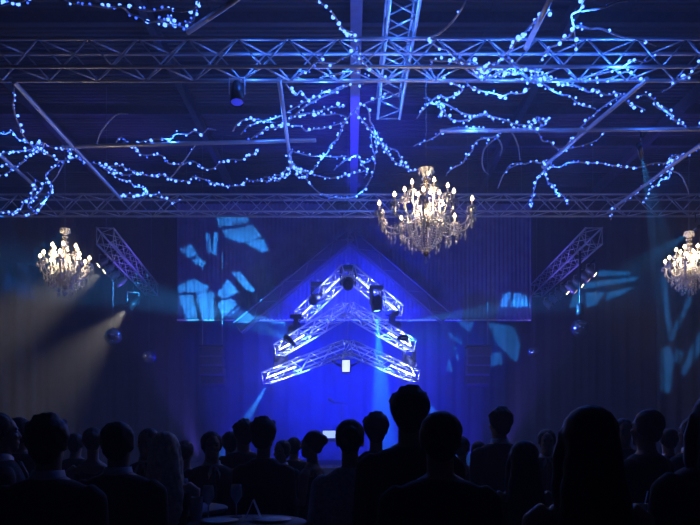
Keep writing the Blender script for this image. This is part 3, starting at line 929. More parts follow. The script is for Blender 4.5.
for gi, (g, sp, bs, pix, *fix) in enumerate(STR):
    rnd = random.Random(100 + gi)
    hb = HP + rnd.uniform(-0.06, 0.10)
    ph, ph2 = rnd.uniform(0, 6), rnd.uniform(0, 6)
    P3 = []
    dmin, n_ = None, len(pix)
    for k, (x, y) in enumerate(pix):
        if fix:
            d = fix[0] + 0.15 * math.sin(ph + k)
        else:
            d = dpl(y, hb + 0.07 * math.sin(ph + 1.1 * k) + 0.03 * math.sin(ph2 + 2.3 * k))
        P3.append(at(x, y, d))
    if g == 'a' and gi == 5:
        P3 = [at(x, y, 10.5 + 2.3 * (k / (n_ - 1)) ** 2) for k, (x, y) in enumerate(pix)]
    path = spline(P3, 5)
    twig = sp >= 30
    plen = sum(math.dist(a_, b_) for a_, b_ in zip(pix, pix[1:]))
    turn = sum(abs(math.atan2(*(V(c_) - V(b_)).yx) - math.atan2(*(V(b_) - V(a_)).yx)) % PI for a_, b_, c_ in zip(pix, pix[1:], pix[2:]))
    desc = ('very short ' if plen < 32 else 'short ' if plen < 55 else 'long ' if plen > 110 else '') + ('dense ' if sp < 5 else 'sparse ' if sp > 7.5 else '') + ('knotted ' if turn / max(plen, 1) > 0.12 else '') + ('string of large' if bs > 1.12 else 'string of tiny' if bs < 0.97 else 'string of small')
    place = G[g]
    if g == 'f' and not twig:
        mx = sum(q_[0] for q_ in pix) / len(pix)
        place = 'on front truss by crossing truss' if mx < 476 else 'in the thickest truss cluster' if mx < 548 else 'on truss past the bright pipe'
    root = thing('twig' if twig else 'fairy_light_string', P3[0],
                 (('long ' if plen > 60 else 'short ') + 'bare curling twig ' if twig else desc + ' blue fairy lights ') + place, 'twig' if twig else 'string lights',
                 ('bare twigs ' if twig else 'blue fairy light strings ') + G[g])
    bm = bmesh.new()
    rr = [0.0155 * (0.55 + 0.45 * math.sin(PI * min(1, 0.15 + 0.85 * i / len(path)))) for i in range(len(path))]
    add_tube(bm, [q - P3[0] for q in path], rr, 5)
    put('stem', mesh_from(bm, 'stem', BARK), (0, 0, 0), root)
    acc, nxt = 0.0, rnd.uniform(0.2, 1.0) * sp
    for i in range(len(path) - 1):
        a, b = path[i], path[i + 1]
        px = (b - a).length
        # spacing is judged at the string's own depth
        pxl = math.hypot((b.x / b.y - a.x / a.y), (b.z - EYE) / b.y - (a.z - EYE) / a.y) * FPX
        while nxt <= acc + pxl and pxl > 0:
            t = (nxt - acc) / pxl
            q = a.lerp(b, t) + V((rnd.uniform(-1, 1), rnd.uniform(-1, 1), rnd.uniform(-1, 1))) * 0.035 - P3[0]
            dd = a.y
            s = rnd.choice((0.011, 0.014, 0.017, 0.021, 0.027)) * bs * (0.6 + 0.4 * dd / 10.0)
            put('bulb', bulb_mesh(1 if (s < 0.0165 * bs and rnd.random() < 0.7) else 0), q, root, None, (s, s, s))
            nb += 1
            nxt += sp * rnd.uniform(0.35, 1.15)
        acc += pxl
    if gi % 3 == 0 and not twig and len(pix) > 5:
        q = path[len(path) // 2]
        lamp('string_fill', 'POINT', q + V((0, -0.12, -0.10)), (0.03, 0.15, 1.0), 26.0 if g in 'cdf' else 15.0, radius=0.06, parent=root)  # added point light standing in for the spill of the unsampled bulbs
print('bulbs', nb)
for x in range(250, 640, 48):  # points added inside the front truss to brighten its chords
    lamp('string_fill', 'POINT', at(x, 66, 10.15), (0.03, 0.16, 1.0), 11.0, radius=0.05)
for y in (20, 60, 105, 135):  # more added points, brightening the crossing truss
    lamp('string_fill', 'POINT', at(404 - y * 0.13, y, dpl(y, HP + 0.42)), (0.03, 0.16, 1.0), 10.0, radius=0.05)

# ------------------------------------------------------------------ chandeliers
def drop_mesh():
    return lathe('crystal_drop', [(0, 0), (0.006, -0.004), (0.004, -0.012), (0.012, -0.032), (0.014, -0.042), (0.008, -0.058), (0, -0.066)], CRYSTAL, 6, False)


DROP = drop_mesh()
BOB = lathe('bobeche', [(0.0, 0.0), (0.03, 0.002), (0.055, 0.016), (0.062, 0.024), (0.052, 0.018), (0.02, 0.010), (0.016, 0.02), (0, 0.02)], CRYSTAL, 14)
SLEEVE = lathe('candle', [(0.0, 0.0), (0.013, 0.0), (0.014, 0.085), (0.0, 0.088)], CANDLE, 10)
TIP = lathe('flame_bulb', [(0, 0), (0.012, 0.004), (0.019, 0.022), (0.016, 0.042), (0.007, 0.062), (0, 0.074)], FLAME, 10)


def chandelier(c, label, tiers, zs, stem_top, cr=1.0, wire_top=None, glow=60, bright=1.0):
    """tiers: (radius, arms, hub height, cup height); zs: (bottom, basket top, crown). Heights are measured from c."""
    c = V(c)
    root = thing('chandelier', c, label, 'chandelier', 'crystal chandeliers')
    zbot, zbk, zcr = zs
    stem = [(0, zbot), (0.025, zbot + 0.02), (0.035, zbot + 0.06), (0.015, zbot + 0.10), (0.015, zbk - 0.05), (0.075, zbk - 0.02), (0.09, zbk + 0.02), (0.05, zbk + 0.07), (0.022, zbk + 0.12),
            (0.022, zbk + 0.24), (0.06, zbk + 0.28), (0.065, zbk + 0.33), (0.025, zbk + 0.38), (0.02, zcr - 0.22), (0.05, zcr - 0.18), (0.04, zcr - 0.12), (0.02, zcr - 0.09), (0, zcr - 0.08)]
    put('stem', lathe('stem', [(r * cr, z) for r, z in stem], BRASS, 14), (0, 0, 0), root)
    crown = put('crown', lathe('crown', [(0.02 * cr, zcr - 0.12), (0.05 * cr, zcr - 0.10), (0.08 * cr, zcr - 0.03), (0.11 * cr, zcr), (0.10 * cr, zcr), (0.07 * cr, zcr - 0.03), (0.03 * cr, zcr - 0.09)], CRYSTAL, 12, False), (0, 0, 0), root)
    for k in range(10):
        a = 2 * PI * k / 10
        put('crystal_drop', DROP, (0.105 * cr * math.cos(a), 0.105 * cr * math.sin(a), zcr - 0.005), crown, (0, 0, a), (1.1, 1.1, 1.1))
    for ti, (R, n, zh, zc) in enumerate(tiers):
        # one S-scroll arm mesh for the tier
        bm = bmesh.new()
        pts = spline([(0.04, 0, zh), (R * 0.30, 0, zh + 0.03), (R * 0.58, 0, zh - 0.085), (R * 0.86, 0, zh - 0.06), (R, 0, zc - 0.02), (R, 0, zc)], 5)
        add_tube(bm, pts, [0.013 - 0.004 * i / len(pts) for i in range(len(pts))], 7)
        arm = mesh_from(bm, 'arm', CRYSTAL)
        for k in range(n):
            a = 2 * PI * (k + 0.5 * (ti % 2) + 0.25) / n
            ca, sa = math.cos(a), math.sin(a)
            A = put('arm', arm, (0, 0, 0), root, (0, 0, a))
            cu = put('bobeche', BOB, (R * ca, R * sa, zc), root, (0, 0, a))
            for j in range(7):
                b = 2 * PI * j / 7
                put('crystal_drop', DROP, (0.06 * math.cos(b), 0.06 * math.sin(b), 0.022), cu, (0, 0, b), (1.15, 1.15, 1.25))
            put('crystal_drop', DROP, (0, 0, -0.01), cu, (0, 0, 0), (1.5, 1.5, 2.4))
            cd = put('candle', SLEEVE, (R * ca, R * sa, zc + 0.02), root)
            put('flame_bulb', TIP, (0, 0, 0.086), cd, None, (bright, bright, 1.0))
            # pendants along the arm
            for q in (0.34, 0.52, 0.68, 0.84):
                i = int(q * (len(pts) - 8))
                p = pts[i]
                put('pendant', DROP, (p.x, 0, p.z - 0.01), A, None, (1.2, 1.2, 1.9 + 0.5 * math.sin(9 * q + k)))
    # basket of bead strands from the lowest tier ring to the bottom finial
    R, n, zh, zc = tiers[0]
    bead = bmesh.new()
    r0, z0, z1 = R * 0.40, zbk + 0.02, zbot + 0.05
    m_ = 15
    for i in range(m_):
        t = i / (m_ - 1)
        x = r0 * math.cos(t * PI / 2) ** 0.8 if t < 1 else 0.02
        z = z0 + (z1 - z0) * (t ** 0.9)
        rr = bmesh.ops.create_icosphere(bead, subdivisions=1, radius=0.0135)
        bmesh.ops.translate(bead, verts=rr['verts'], vec=(x, 0, z))
    strand = mesh_from(bead, 'bead_strand', CRYSTAL, False)
    for k in range(22):
        put('bead_strand', strand, (0, 0, 0), root, (0, 0, 2 * PI * k / 22))
    # curtain of straight bead strands under the arms, shorter outwards
    for (fr, ln, cnt) in ((0.30, 0.30, 12), (0.52, 0.20, 16), (0.74, 0.14, 20)):
        bd_ = bmesh.new()
        for i in range(int(ln / 0.034)):
            rr = bmesh.ops.create_icosphere(bd_, subdivisions=1, radius=0.012)
            bmesh.ops.translate(bd_, verts=rr['verts'], vec=(0, 0, -0.034 * i))
        rr = bmesh.ops.create_icosphere(bd_, subdivisions=1, radius=0.020)
        bmesh.ops.scale(bd_, verts=rr['verts'], vec=(0.8, 0.8, 1.6))
        bmesh.ops.translate(bd_, verts=rr['verts'], vec=(0, 0, -ln - 0.03))
        hang = mesh_from(bd_, 'bead_strand', CRYSTAL, False)
        for k in range(cnt):
            a = 2 * PI * (k + 0.3) / cnt
            put('bead_strand', hang, (R * fr * math.cos(a), R * fr * math.sin(a), zh - 0.05), root, None, (1, 1, 0.85 + 0.3 * math.sin(k * 2.3) ** 2))
    # swags from the crown to the arms
    sw = bmesh.new()
    for i in range(14):
        t = i / 13
        rr = bmesh.ops.create_icosphere(sw, subdivisions=1, radius=0.010)
        x = 0.09 * cr + (R * 0.45 - 0.09) * t
        z = (zcr - 0.05) + (zc - 0.05 - zcr + 0.05) * (1 - (1 - t) ** 2)
        bmesh.ops.translate(sw, verts=rr['verts'], vec=(x * (0.55 + 0.45 * t), 0, z))
    swag = mesh_from(sw, 'bead_swag', CRYSTAL, False)
    for k in range(12):
        put('bead_swag', swag, (0, 0, 0), root, (0, 0, 2 * PI * (k + 0.5) / 12))
    put('finial', DROP, (0, 0, zbot), root, None, (1.8, 1.8, 1.6))
    rod('hanging_wire', c + V((0, 0, zcr - 0.1)), (c.x, c.y, wire_top), 0.007, CABLE, root, 5)
    for k in range(3):
        a = 2 * PI * k / 3 + 0.4
        lamp('chandelier_light', 'POINT', c + V((R * 0.55 * math.cos(a), R * 0.55 * math.sin(a), tiers[0][3] + 0.15)), (1.0, 0.74, 0.46), glow / 3, radius=0.08, parent=root)
    return root


c0 = at(426, 222, 10.0)
chandelier(c0, 'largest crystal chandelier, two tiers of candle lamps, hung from the crossing trusses', [(0.68, 10, -0.02, 0.10), (0.31, 6, 0.20, 0.36)],
           (-0.50, -0.02, 0.76), 0.9, 1.0, TZ - 0.2 - 0.03, 50, 1.25)
zl = at(0, 268, 13.0)
for px, lab, py, dd in ((65, 'small bright chandelier hung from the slanting pipe beside the row of par cans', 268, 12.35), (689, 'small bright chandelier in front of the shard-lit masking drape', 269, 13.02)):
    c = at(px, py, dd)
    chandelier(c, lab, [(0.41, 8, -0.06, 0.06), (0.22, 6, 0.10, 0.24)], (-0.40, -0.06, 0.69), 0.7, 0.8, EYE + HP - 0.03 - 0.04, 42, 1.6)

# ------------------------------------------------------------------ people
SKIN = mat('skin', (0.42, 0.27, 0.20), 0.55, noise=0.06, scale=12)
SUIT = mat('black_suit', (0.005, 0.005, 0.006), 0.85, noise=0.2, scale=30)
NAVY = mat('navy_suit', (0.005, 0.006, 0.010), 0.85, noise=0.2, scale=30)
SHIRT = mat('white_shirt', (0.75, 0.75, 0.78), 0.8, noise=0.04)
LACE = mat('pale_grey_lace', (0.66, 0.66, 0.70), 0.85, noise=0.35, scale=45)
DRESS = mat('black_dress', (0.005, 0.005, 0.006), 0.8, noise=0.2, scale=30)
HAIRD = mat('dark_hair', (0.005, 0.004, 0.004), 0.6, noise=0.3, scale=40)
HAIRB = mat('blonde_hair', (0.78, 0.70, 0.60), 0.6, noise=0.35, scale=30)
HAIRM = mat('brown_hair', (0.03, 0.022, 0.018), 0.6, noise=0.3, scale=40)
SHOEM = mat('black_shoe', (0.01, 0.01, 0.01), 0.35, noise=0.1)
EYEM = mat('eye', (0.03, 0.025, 0.02), 0.2, noise=0.1)


def add_loft(bm, rings, n=16):
    """rings: (centre, rx, ry) stacked, each flat in the plane across the path."""
    vs = []
    for i, (c, rx, ry) in enumerate(rings):
        c = V(c)
        vs.append([bm.verts.new(c + V((rx * math.cos(2 * PI * k / n), ry * math.sin(2 * PI * k / n), 0))) for k in range(n)])
    for a, b in zip(vs, vs[1:]):
        for k in range(n):
            bm.faces.new((a[k], a[(k + 1) % n], b[(k + 1) % n], b[k]))
    bm.faces.new(vs[0][::-1])
    bm.faces.new(vs[-1])


def add_ell(bm, c, r, rot=None):
    res = bmesh.ops.create_uvsphere(bm, u_segments=18, v_segments=12, radius=1.0)
    bmesh.ops.scale(bm, verts=res['verts'], vec=r)
    if rot is not None:
        bmesh.ops.rotate(bm, verts=res['verts'], cent=(0, 0, 0), matrix=rot)
    bmesh.ops.translate(bm, verts=res['verts'], vec=c)


def fuse(bm, name, m, voxel, smooth=3, post=None):
    """Fuses the overlapping pieces into one continuous skin."""
    bmesh.ops.recalc_face_normals(bm, faces=bm.faces[:])
    me = bpy.data.meshes.new(name + '_raw')
    bm.to_mesh(me)
    bm.free()
    o = bpy.data.objects.new(name + '_raw', me)
    COL.objects.link(o)
    md = o.modifiers.new('r', 'REMESH')
    md.mode = 'VOXEL'
    md.voxel_size = voxel
    dg = bpy.context.evaluated_depsgraph_get()
    out = bpy.data.meshes.new_from_object(o.evaluated_get(dg))
    bpy.data.objects.remove(o)
    bpy.data.meshes.remove(me)
    b2 = bmesh.new()
    b2.from_mesh(out)
    for _ in range(smooth):
        bmesh.ops.smooth_vert(b2, verts=b2.verts[:], factor=0.5, use_axis_x=True, use_axis_y=True, use_axis_z=True)
    if post:
        for v in b2.verts:
            post(v)
    bpy.data.meshes.remove(out)
    return mesh_from(b2, name, m)


TORSO_M = [(0.84, 0.155, 0.105, 0), (0.92, 0.168, 0.115, 0), (1.02, 0.155, 0.105, 0), (1.10, 0.15, 0.10, 0), (1.22, 0.168, 0.112, 0.005), (1.32, 0.180, 0.115, 0.0), (1.40, 0.175, 0.10, -0.01), (1.45, 0.135, 0.078, -0.015), (1.485, 0.075, 0.06, -0.015)]
TORSO_W = [(0.84, 0.165, 0.115, 0), (0.92, 0.172, 0.12, 0), (1.00, 0.15, 0.105, 0), (1.10, 0.118, 0.085, 0), (1.20, 0.132, 0.098, 0.01), (1.28, 0.145, 0.115, 0.015), (1.36, 0.150, 0.092, -0.005), (1.42, 0.130, 0.072, -0.015), (1.47, 0.06, 0.05, -0.015)]


def arm_pts(pose, s, wom):
    sh = 0.165 if wom else 0.19
    if pose == 'down':
        return [V((s * (sh - 0.03), -0.01, 1.405)), V((s * (sh + 0.015), -0.012, 1.37)), V((s * (sh + 0.045), -0.02, 1.13)), V((s * (sh + 0.05), 0.05, 0.89))]
    if pose == 'front':
        return [V((s * (sh - 0.03), -0.01, 1.405)), V((s * (sh + 0.015), -0.01, 1.37)), V((s * (sh + 0.055), -0.01, 1.13)), V((s * (sh - 0.05), 0.22, 1.20))]
    return [V((s * (sh - 0.03), -0.01, 1.405)), V((s * (sh + 0.02), 0.0, 1.37)), V((s * (sh + 0.08), 0.10, 1.17)), V((s * (sh - 0.02), 0.20, 1.37))]


def body_bm(wom, pose, grow=1.0):
    bm = bmesh.new()
    T = TORSO_W if wom else TORSO_M
    add_loft(bm, [((0, y, z), rx, ry) for z, rx, ry, y in T])
    add_tube(bm, [(0, -0.018, 1.44), (0, -0.012, 1.50), (0, 0.0, 1.585)], [0.058, 0.05, 0.05] if wom else [0.068, 0.06, 0.06], 14)
    # head
    add_ell(bm, (0, -0.012, 1.652), (0.074, 0.094, 0.096))
    add_ell(bm, (0, 0.030, 1.600), (0.058, 0.058, 0.078))
    add_ell(bm, (0, 0.058, 1.548), (0.032, 0.032, 0.030))
    add_tube(bm, [(0, 0.074, 1.652), (0, 0.096, 1.612), (0, 0.088, 1.602)], [0.010, 0.015, 0.012], 8)
    add_ell(bm, (0, 0.083, 1.574), (0.024, 0.012, 0.010))
    for s in (-1, 1):
        add_ell(bm, (s * 0.076, -0.012, 1.625), (0.010, 0.020, 0.032))
        add_ell(bm, (s * 0.034, 0.068, 1.612), (0.022, 0.016, 0.018))
        add_ell(bm, (s * 0.030, 0.073, 1.663), (0.024, 0.014, 0.008))
    for s in (-1, 1):
        a = arm_pts(pose, s, wom)
        k = 0.82 if wom else 1.0
        add_tube(bm, [a[0], a[1], a[1].lerp(a[2], 0.5), a[2], a[2].lerp(a[3], 0.35), a[3]], [0.05 * k, 0.056 * k, 0.05 * k, 0.040 * k, 0.040 * k, 0.027 * k], 12)
        # hand: palm, four bent fingers of unequal length, thumb from the side
        d = (a[3] - a[2]).normalized()
        inw = V((-s, 0, 0)) if pose == 'down' else V((-s * 0.6, 0, -0.4)).normalized()
        inw = (inw - d * inw.dot(d)).normalized()
        wid = d.cross(inw).normalized()
        if wid.y < 0 and pose == 'down':
            wid = -wid
        if wid.z < 0 and pose != 'down':
            wid = -wid
        pc = a[3] + d * 0.05
        add_tube(bm, [a[3], a[3] + d * 0.03, a[3] + d * 0.095], [0.026, 0.033, 0.032], 10)
        for f, (o_, ln) in enumerate(((0.030, 0.068), (0.010, 0.078), (-0.010, 0.072), (-0.028, 0.056))):
            b = a[3] + d * 0.088 + wid * o_
            add_tube(bm, [b, b + d * ln * 0.5 + inw * 0.006, b + d * ln * 0.82 + inw * 0.026, b + d * ln * 0.9 + inw * 0.045], [0.0095, 0.009, 0.0085, 0.007], 7)
        b = a[3] + d * 0.03 + wid * 0.026
        add_tube(bm, [b, b + d * 0.03 + wid * 0.022 + inw * 0.012, b + d * 0.062 + wid * 0.024 + inw * 0.026], [0.013, 0.011, 0.009], 7)
    for s in (-1, 1):
        add_tube(bm, [(s * 0.085, 0, 0.90), (s * 0.09, 0.0, 0.78), (s * 0.095, 0.012, 0.49), (s * 0.097, -0.012, 0.34), (s * 0.10, -0.012, 0.08)], [0.088, 0.082, 0.056, 0.054, 0.038], 14)
        add_tube(bm, [(s * 0.10, -0.045, 0.04), (s * 0.105, 0.05, 0.04), (s * 0.115, 0.15, 0.026), (s * 0.115, 0.185, 0.022)], [0.036, 0.038, 0.026, 0.016], 10)
    return bm


def face_post(v):
    for s in (-1, 1):
        d = (v.co - V((s * 0.031, 0.082, 1.642))).length
        if d < 0.022:
            v.co.y -= 0.004 * (1 - d / 0.022)


def coat_bm(wom, pose):
    bm = bmesh.new()
    T = TORSO_W if wom else TORSO_M
    add_loft(bm, [((0, y, z - 0.06 if i == 0 else z), rx * 1.10 + 0.008, ry * 1.13 + 0.01) for i, (z, rx, ry, y) in enumerate(T[:-1])] + [((0, -0.015, 1.475), 0.085, 0.072)])
    for s in (-1, 1):
        a = arm_pts(pose, s, wom)
        k = 0.84 if wom else 1.0
        add_tube(bm, [a[0], a[1], a[1].lerp(a[2], 0.5), a[2], a[2].lerp(a[3], 0.5), a[3]], [0.062 * k, 0.070 * k, 0.062 * k, 0.054 * k, 0.050 * k, 0.043 * k], 12)
    return bm


def dress_bm(strap=True):
    bm = bmesh.new()
    rings = [((0, 0, 0.46), 0.27, 0.22), ((0, 0, 0.60), 0.25, 0.20), ((0, 0, 0.78), 0.215, 0.165)]
    rings += [((0, y, z), rx * 1.05 + 0.008, ry * 1.07 + 0.009) for z, rx, ry, y in TORSO_W[1:7]]
    add_loft(bm, rings, 20)
    if strap:
        for s in (-1, 1):
            add_tube(bm, [(s * 0.09, 0.09, 1.33), (s * 0.085, 0.05, 1.42), (s * 0.08, -0.03, 1.45), (s * 0.085, -0.095, 1.34)], 0.016, 6)
    return bm


def legs_bm():
    bm = bmesh.new()
    for s in (-1, 1):
        add_tube(bm, [(s * 0.08, 0, 0.95), (s * 0.09, 0.0, 0.80), (s * 0.095, 0.01, 0.49), (s * 0.10, -0.008, 0.07)], [0.105, 0.10, 0.078, 0.062], 12)
    add_loft(bm, [((0, 0, 0.80), 0.15, 0.11), ((0, 0, 0.95), 0.172, 0.12), ((0, 0, 1.03), 0.158, 0.11)])
    return bm


def hair_bm(kind):
    bm = bmesh.new()
    if kind == 'short':
        add_ell(bm, (0, -0.034, 1.670), (0.094, 0.098, 0.096))
        add_ell(bm, (0, -0.060, 1.608), (0.072, 0.048, 0.065))
        for s in (-1, 1):
            add_ell(bm, (s * 0.064, -0.022, 1.645), (0.028, 0.045, 0.055))
    elif kind == 'tousled':
        add_ell(bm, (0, -0.036, 1.672), (0.101, 0.104, 0.100))
        add_ell(bm, (0, -0.062, 1.606), (0.072, 0.052, 0.07))
        rn = random.Random(4)
        for _ in range(16):
            a, e = rn.uniform(0, 2 * PI), rn.uniform(0.2, 1.4)
            c = V((0.085 * math.cos(a) * math.cos(e), -0.022 + 0.095 * math.sin(a) * math.cos(e), 1.678 + 0.094 * math.sin(e)))
            if c.y < 0.02:
                add_ell(bm, c * 1.0 + V((0, 0, -0.006)), (0.026, 0.026, 0.022))
    elif kind == 'long':
        add_ell(bm, (0, -0.036, 1.668), (0.094, 0.100, 0.098))
        add_loft(bm, [((0, -0.055, 1.66), 0.088, 0.07), ((0, -0.065, 1.56), 0.100, 0.066), ((0, -0.080, 1.46), 0.118, 0.060), ((0, -0.098, 1.36), 0.128, 0.052), ((0, -0.105, 1.26), 0.122, 0.046), ((0, -0.105, 1.17), 0.095, 0.036), ((0, -0.10, 1.11), 0.05, 0.02)])
        for s in (-1, 1):
            add_tube(bm, [(s * 0.072, -0.002, 1.68), (s * 0.086, 0.012, 1.58), (s * 0.092, 0.0, 1.48), (s * 0.10, -0.04, 1.40)], [0.024, 0.03, 0.03, 0.028], 8)
    else:  # updo
        add_ell(bm, (0, -0.036, 1.670), (0.090, 0.099, 0.096))
        add_ell(bm, (0, -0.112, 1.675), (0.055, 0.045, 0.050))
        add_ell(bm, (0, -0.06, 1.61), (0.064, 0.045, 0.055))
    return bm


def hair_post(v):
    v.co += V((math.sin(v.co.z * 60 + 3 * math.sin(v.co.x * 70)), math.cos(v.co.z * 45 + v.co.x * 160), 0)) * 0.0022


PARTS = {}
for wom in (0, 1):
    for pose in ('down', 'front'):
        PARTS[('body', wom, pose)] = fuse(body_bm(wom, pose), 'body', SKIN, 0.0085, 2, face_post)
        PARTS[('coat', wom, pose)] = fuse(coat_bm(wom, pose), 'jacket', SUIT, 0.016, 3)
PARTS['dress'] = fuse(dress_bm(), 'dress', DRESS, 0.014, 3)
PARTS['trousers'] = fuse(legs_bm(), 'trousers', SUIT, 0.016, 2)
for k in ('short', 'tousled', 'long', 'updo'):
    PARTS[k] = fuse(hair_bm(k), 'hair', HAIRD, 0.008, 2, hair_post)
bm = bmesh.new()
n = 26
ra_, rb2 = [], []
for k in range(n):
    a = 2 * PI * k / n
    dip = 0.030 * max(0, math.sin(a)) ** 3
    ra_.append((bm.verts.new((0.083 * math.cos(a), -0.014 + 0.077 * math.sin(a), 1.462 - dip)), bm.verts.new((0.071 * math.cos(a), -0.008 + 0.070 * math.sin(a), 1.512 - dip)), bm.verts.new((0.066 * math.cos(a), -0.008 + 0.065 * math.sin(a), 1.510 - dip))))
for k in range(n):
    a, b = ra_[k], ra_[(k + 1) % n]
    bm.faces.new((a[0], b[0], b[1], a[1]))
    bm.faces.new((a[1], b[1], b[2], a[2]))
PARTS['collar'] = mesh_from(bm, 'shirt_collar', SHIRT)
bm = bmesh.new()
vv = [bm.verts.new(q) for q in ((-0.055, 0.118, 1.40), (0.0, 0.140, 1.14), (0.055, 0.118, 1.40), (0.03, 0.085, 1.465), (-0.03, 0.085, 1.465))]
f = bm.faces.new(vv)
bmesh.ops.solidify(bm, geom=[f], thickness=0.008)
PARTS['front'] = mesh_from(bm, 'shirt_front', SHIRT, False)
bm = bmesh.new()
add_tube(bm, [(0, 0.093, 1.455), (0, 0.128, 1.38), (0, 0.146, 1.26), (0, 0.150, 1.15)], [0.014, 0.016, 0.020, 0.024], 6)
PARTS['tie'] = mesh_from(bm, 'tie', mat('dark_tie', (0.02, 0.02, 0.03), 0.6, noise=0.2), False)
bm = bmesh.new()
add_tube(bm, [(0, -0.055, 0.045), (0, 0.05, 0.045), (0, 0.15, 0.032), (0, 0.20, 0.024)], [0.045, 0.047, 0.036, 0.02], 10)
for v in bm.verts:
    v.co.z = max(v.co.z, 0.0)
PARTS['shoe'] = mesh_from(bm, 'shoe', SHOEM)
bm = bmesh.new()
bmesh.ops.create_icosphere(bm, subdivisions=2, radius=0.0085)
PARTS['eye'] = mesh_from(bm, 'eye', EYEM)


def objmat(o, m):
    o.material_slots[0].link = 'OBJECT'
    o.material_slots[0].material = m
    return o


def person(px, top, d, yaw, label, wom=0, pose='down', hair='short', hairm=HAIRD, outfit='suit', coat=SUIT, collar=False):
    """yaw 0 faces the stage, 180 the camera; positive turns to the viewer's left."""
    h = EYE + (HZ - top) / FPX * d
    s = h / 1.765
    p = V(((px - 350) / FPX * d, d, 0))
    root = thing('person', p, label, 'person', 'guests standing in the crowd', math.radians(yaw))
    root.scale = (s, s, s)
    put('body', PARTS[('body', wom, pose)], (0, 0, 0), root)
    objmat(put('hair', PARTS[hair], (0, 0, 0), root), hairm)
    if outfit == 'dress':
        objmat(put('dress', PARTS['dress'], (0, 0, 0), root), coat)
    else:
        objmat(put('blouse' if outfit == 'blouse' else 'jacket', PARTS[('coat', wom, pose)], (0, 0, 0), root), coat)
        put('trousers', PARTS['trousers'], (0, 0, 0), root)
        if outfit == 'suit':
            put('shirt_collar', PARTS['collar'], (0, 0, 0), root)
            put('shirt_front', PARTS['front'], (0, 0, 0), root)
            put('tie', PARTS['tie'], (0, 0, 0), root)
    for sx in (-1, 1):
        put('shoe', PARTS['shoe'], (sx * 0.105, 0, 0), root)
        put('eye', PARTS['eye'], (sx * 0.031, 0.070, 1.642), root)
    return root


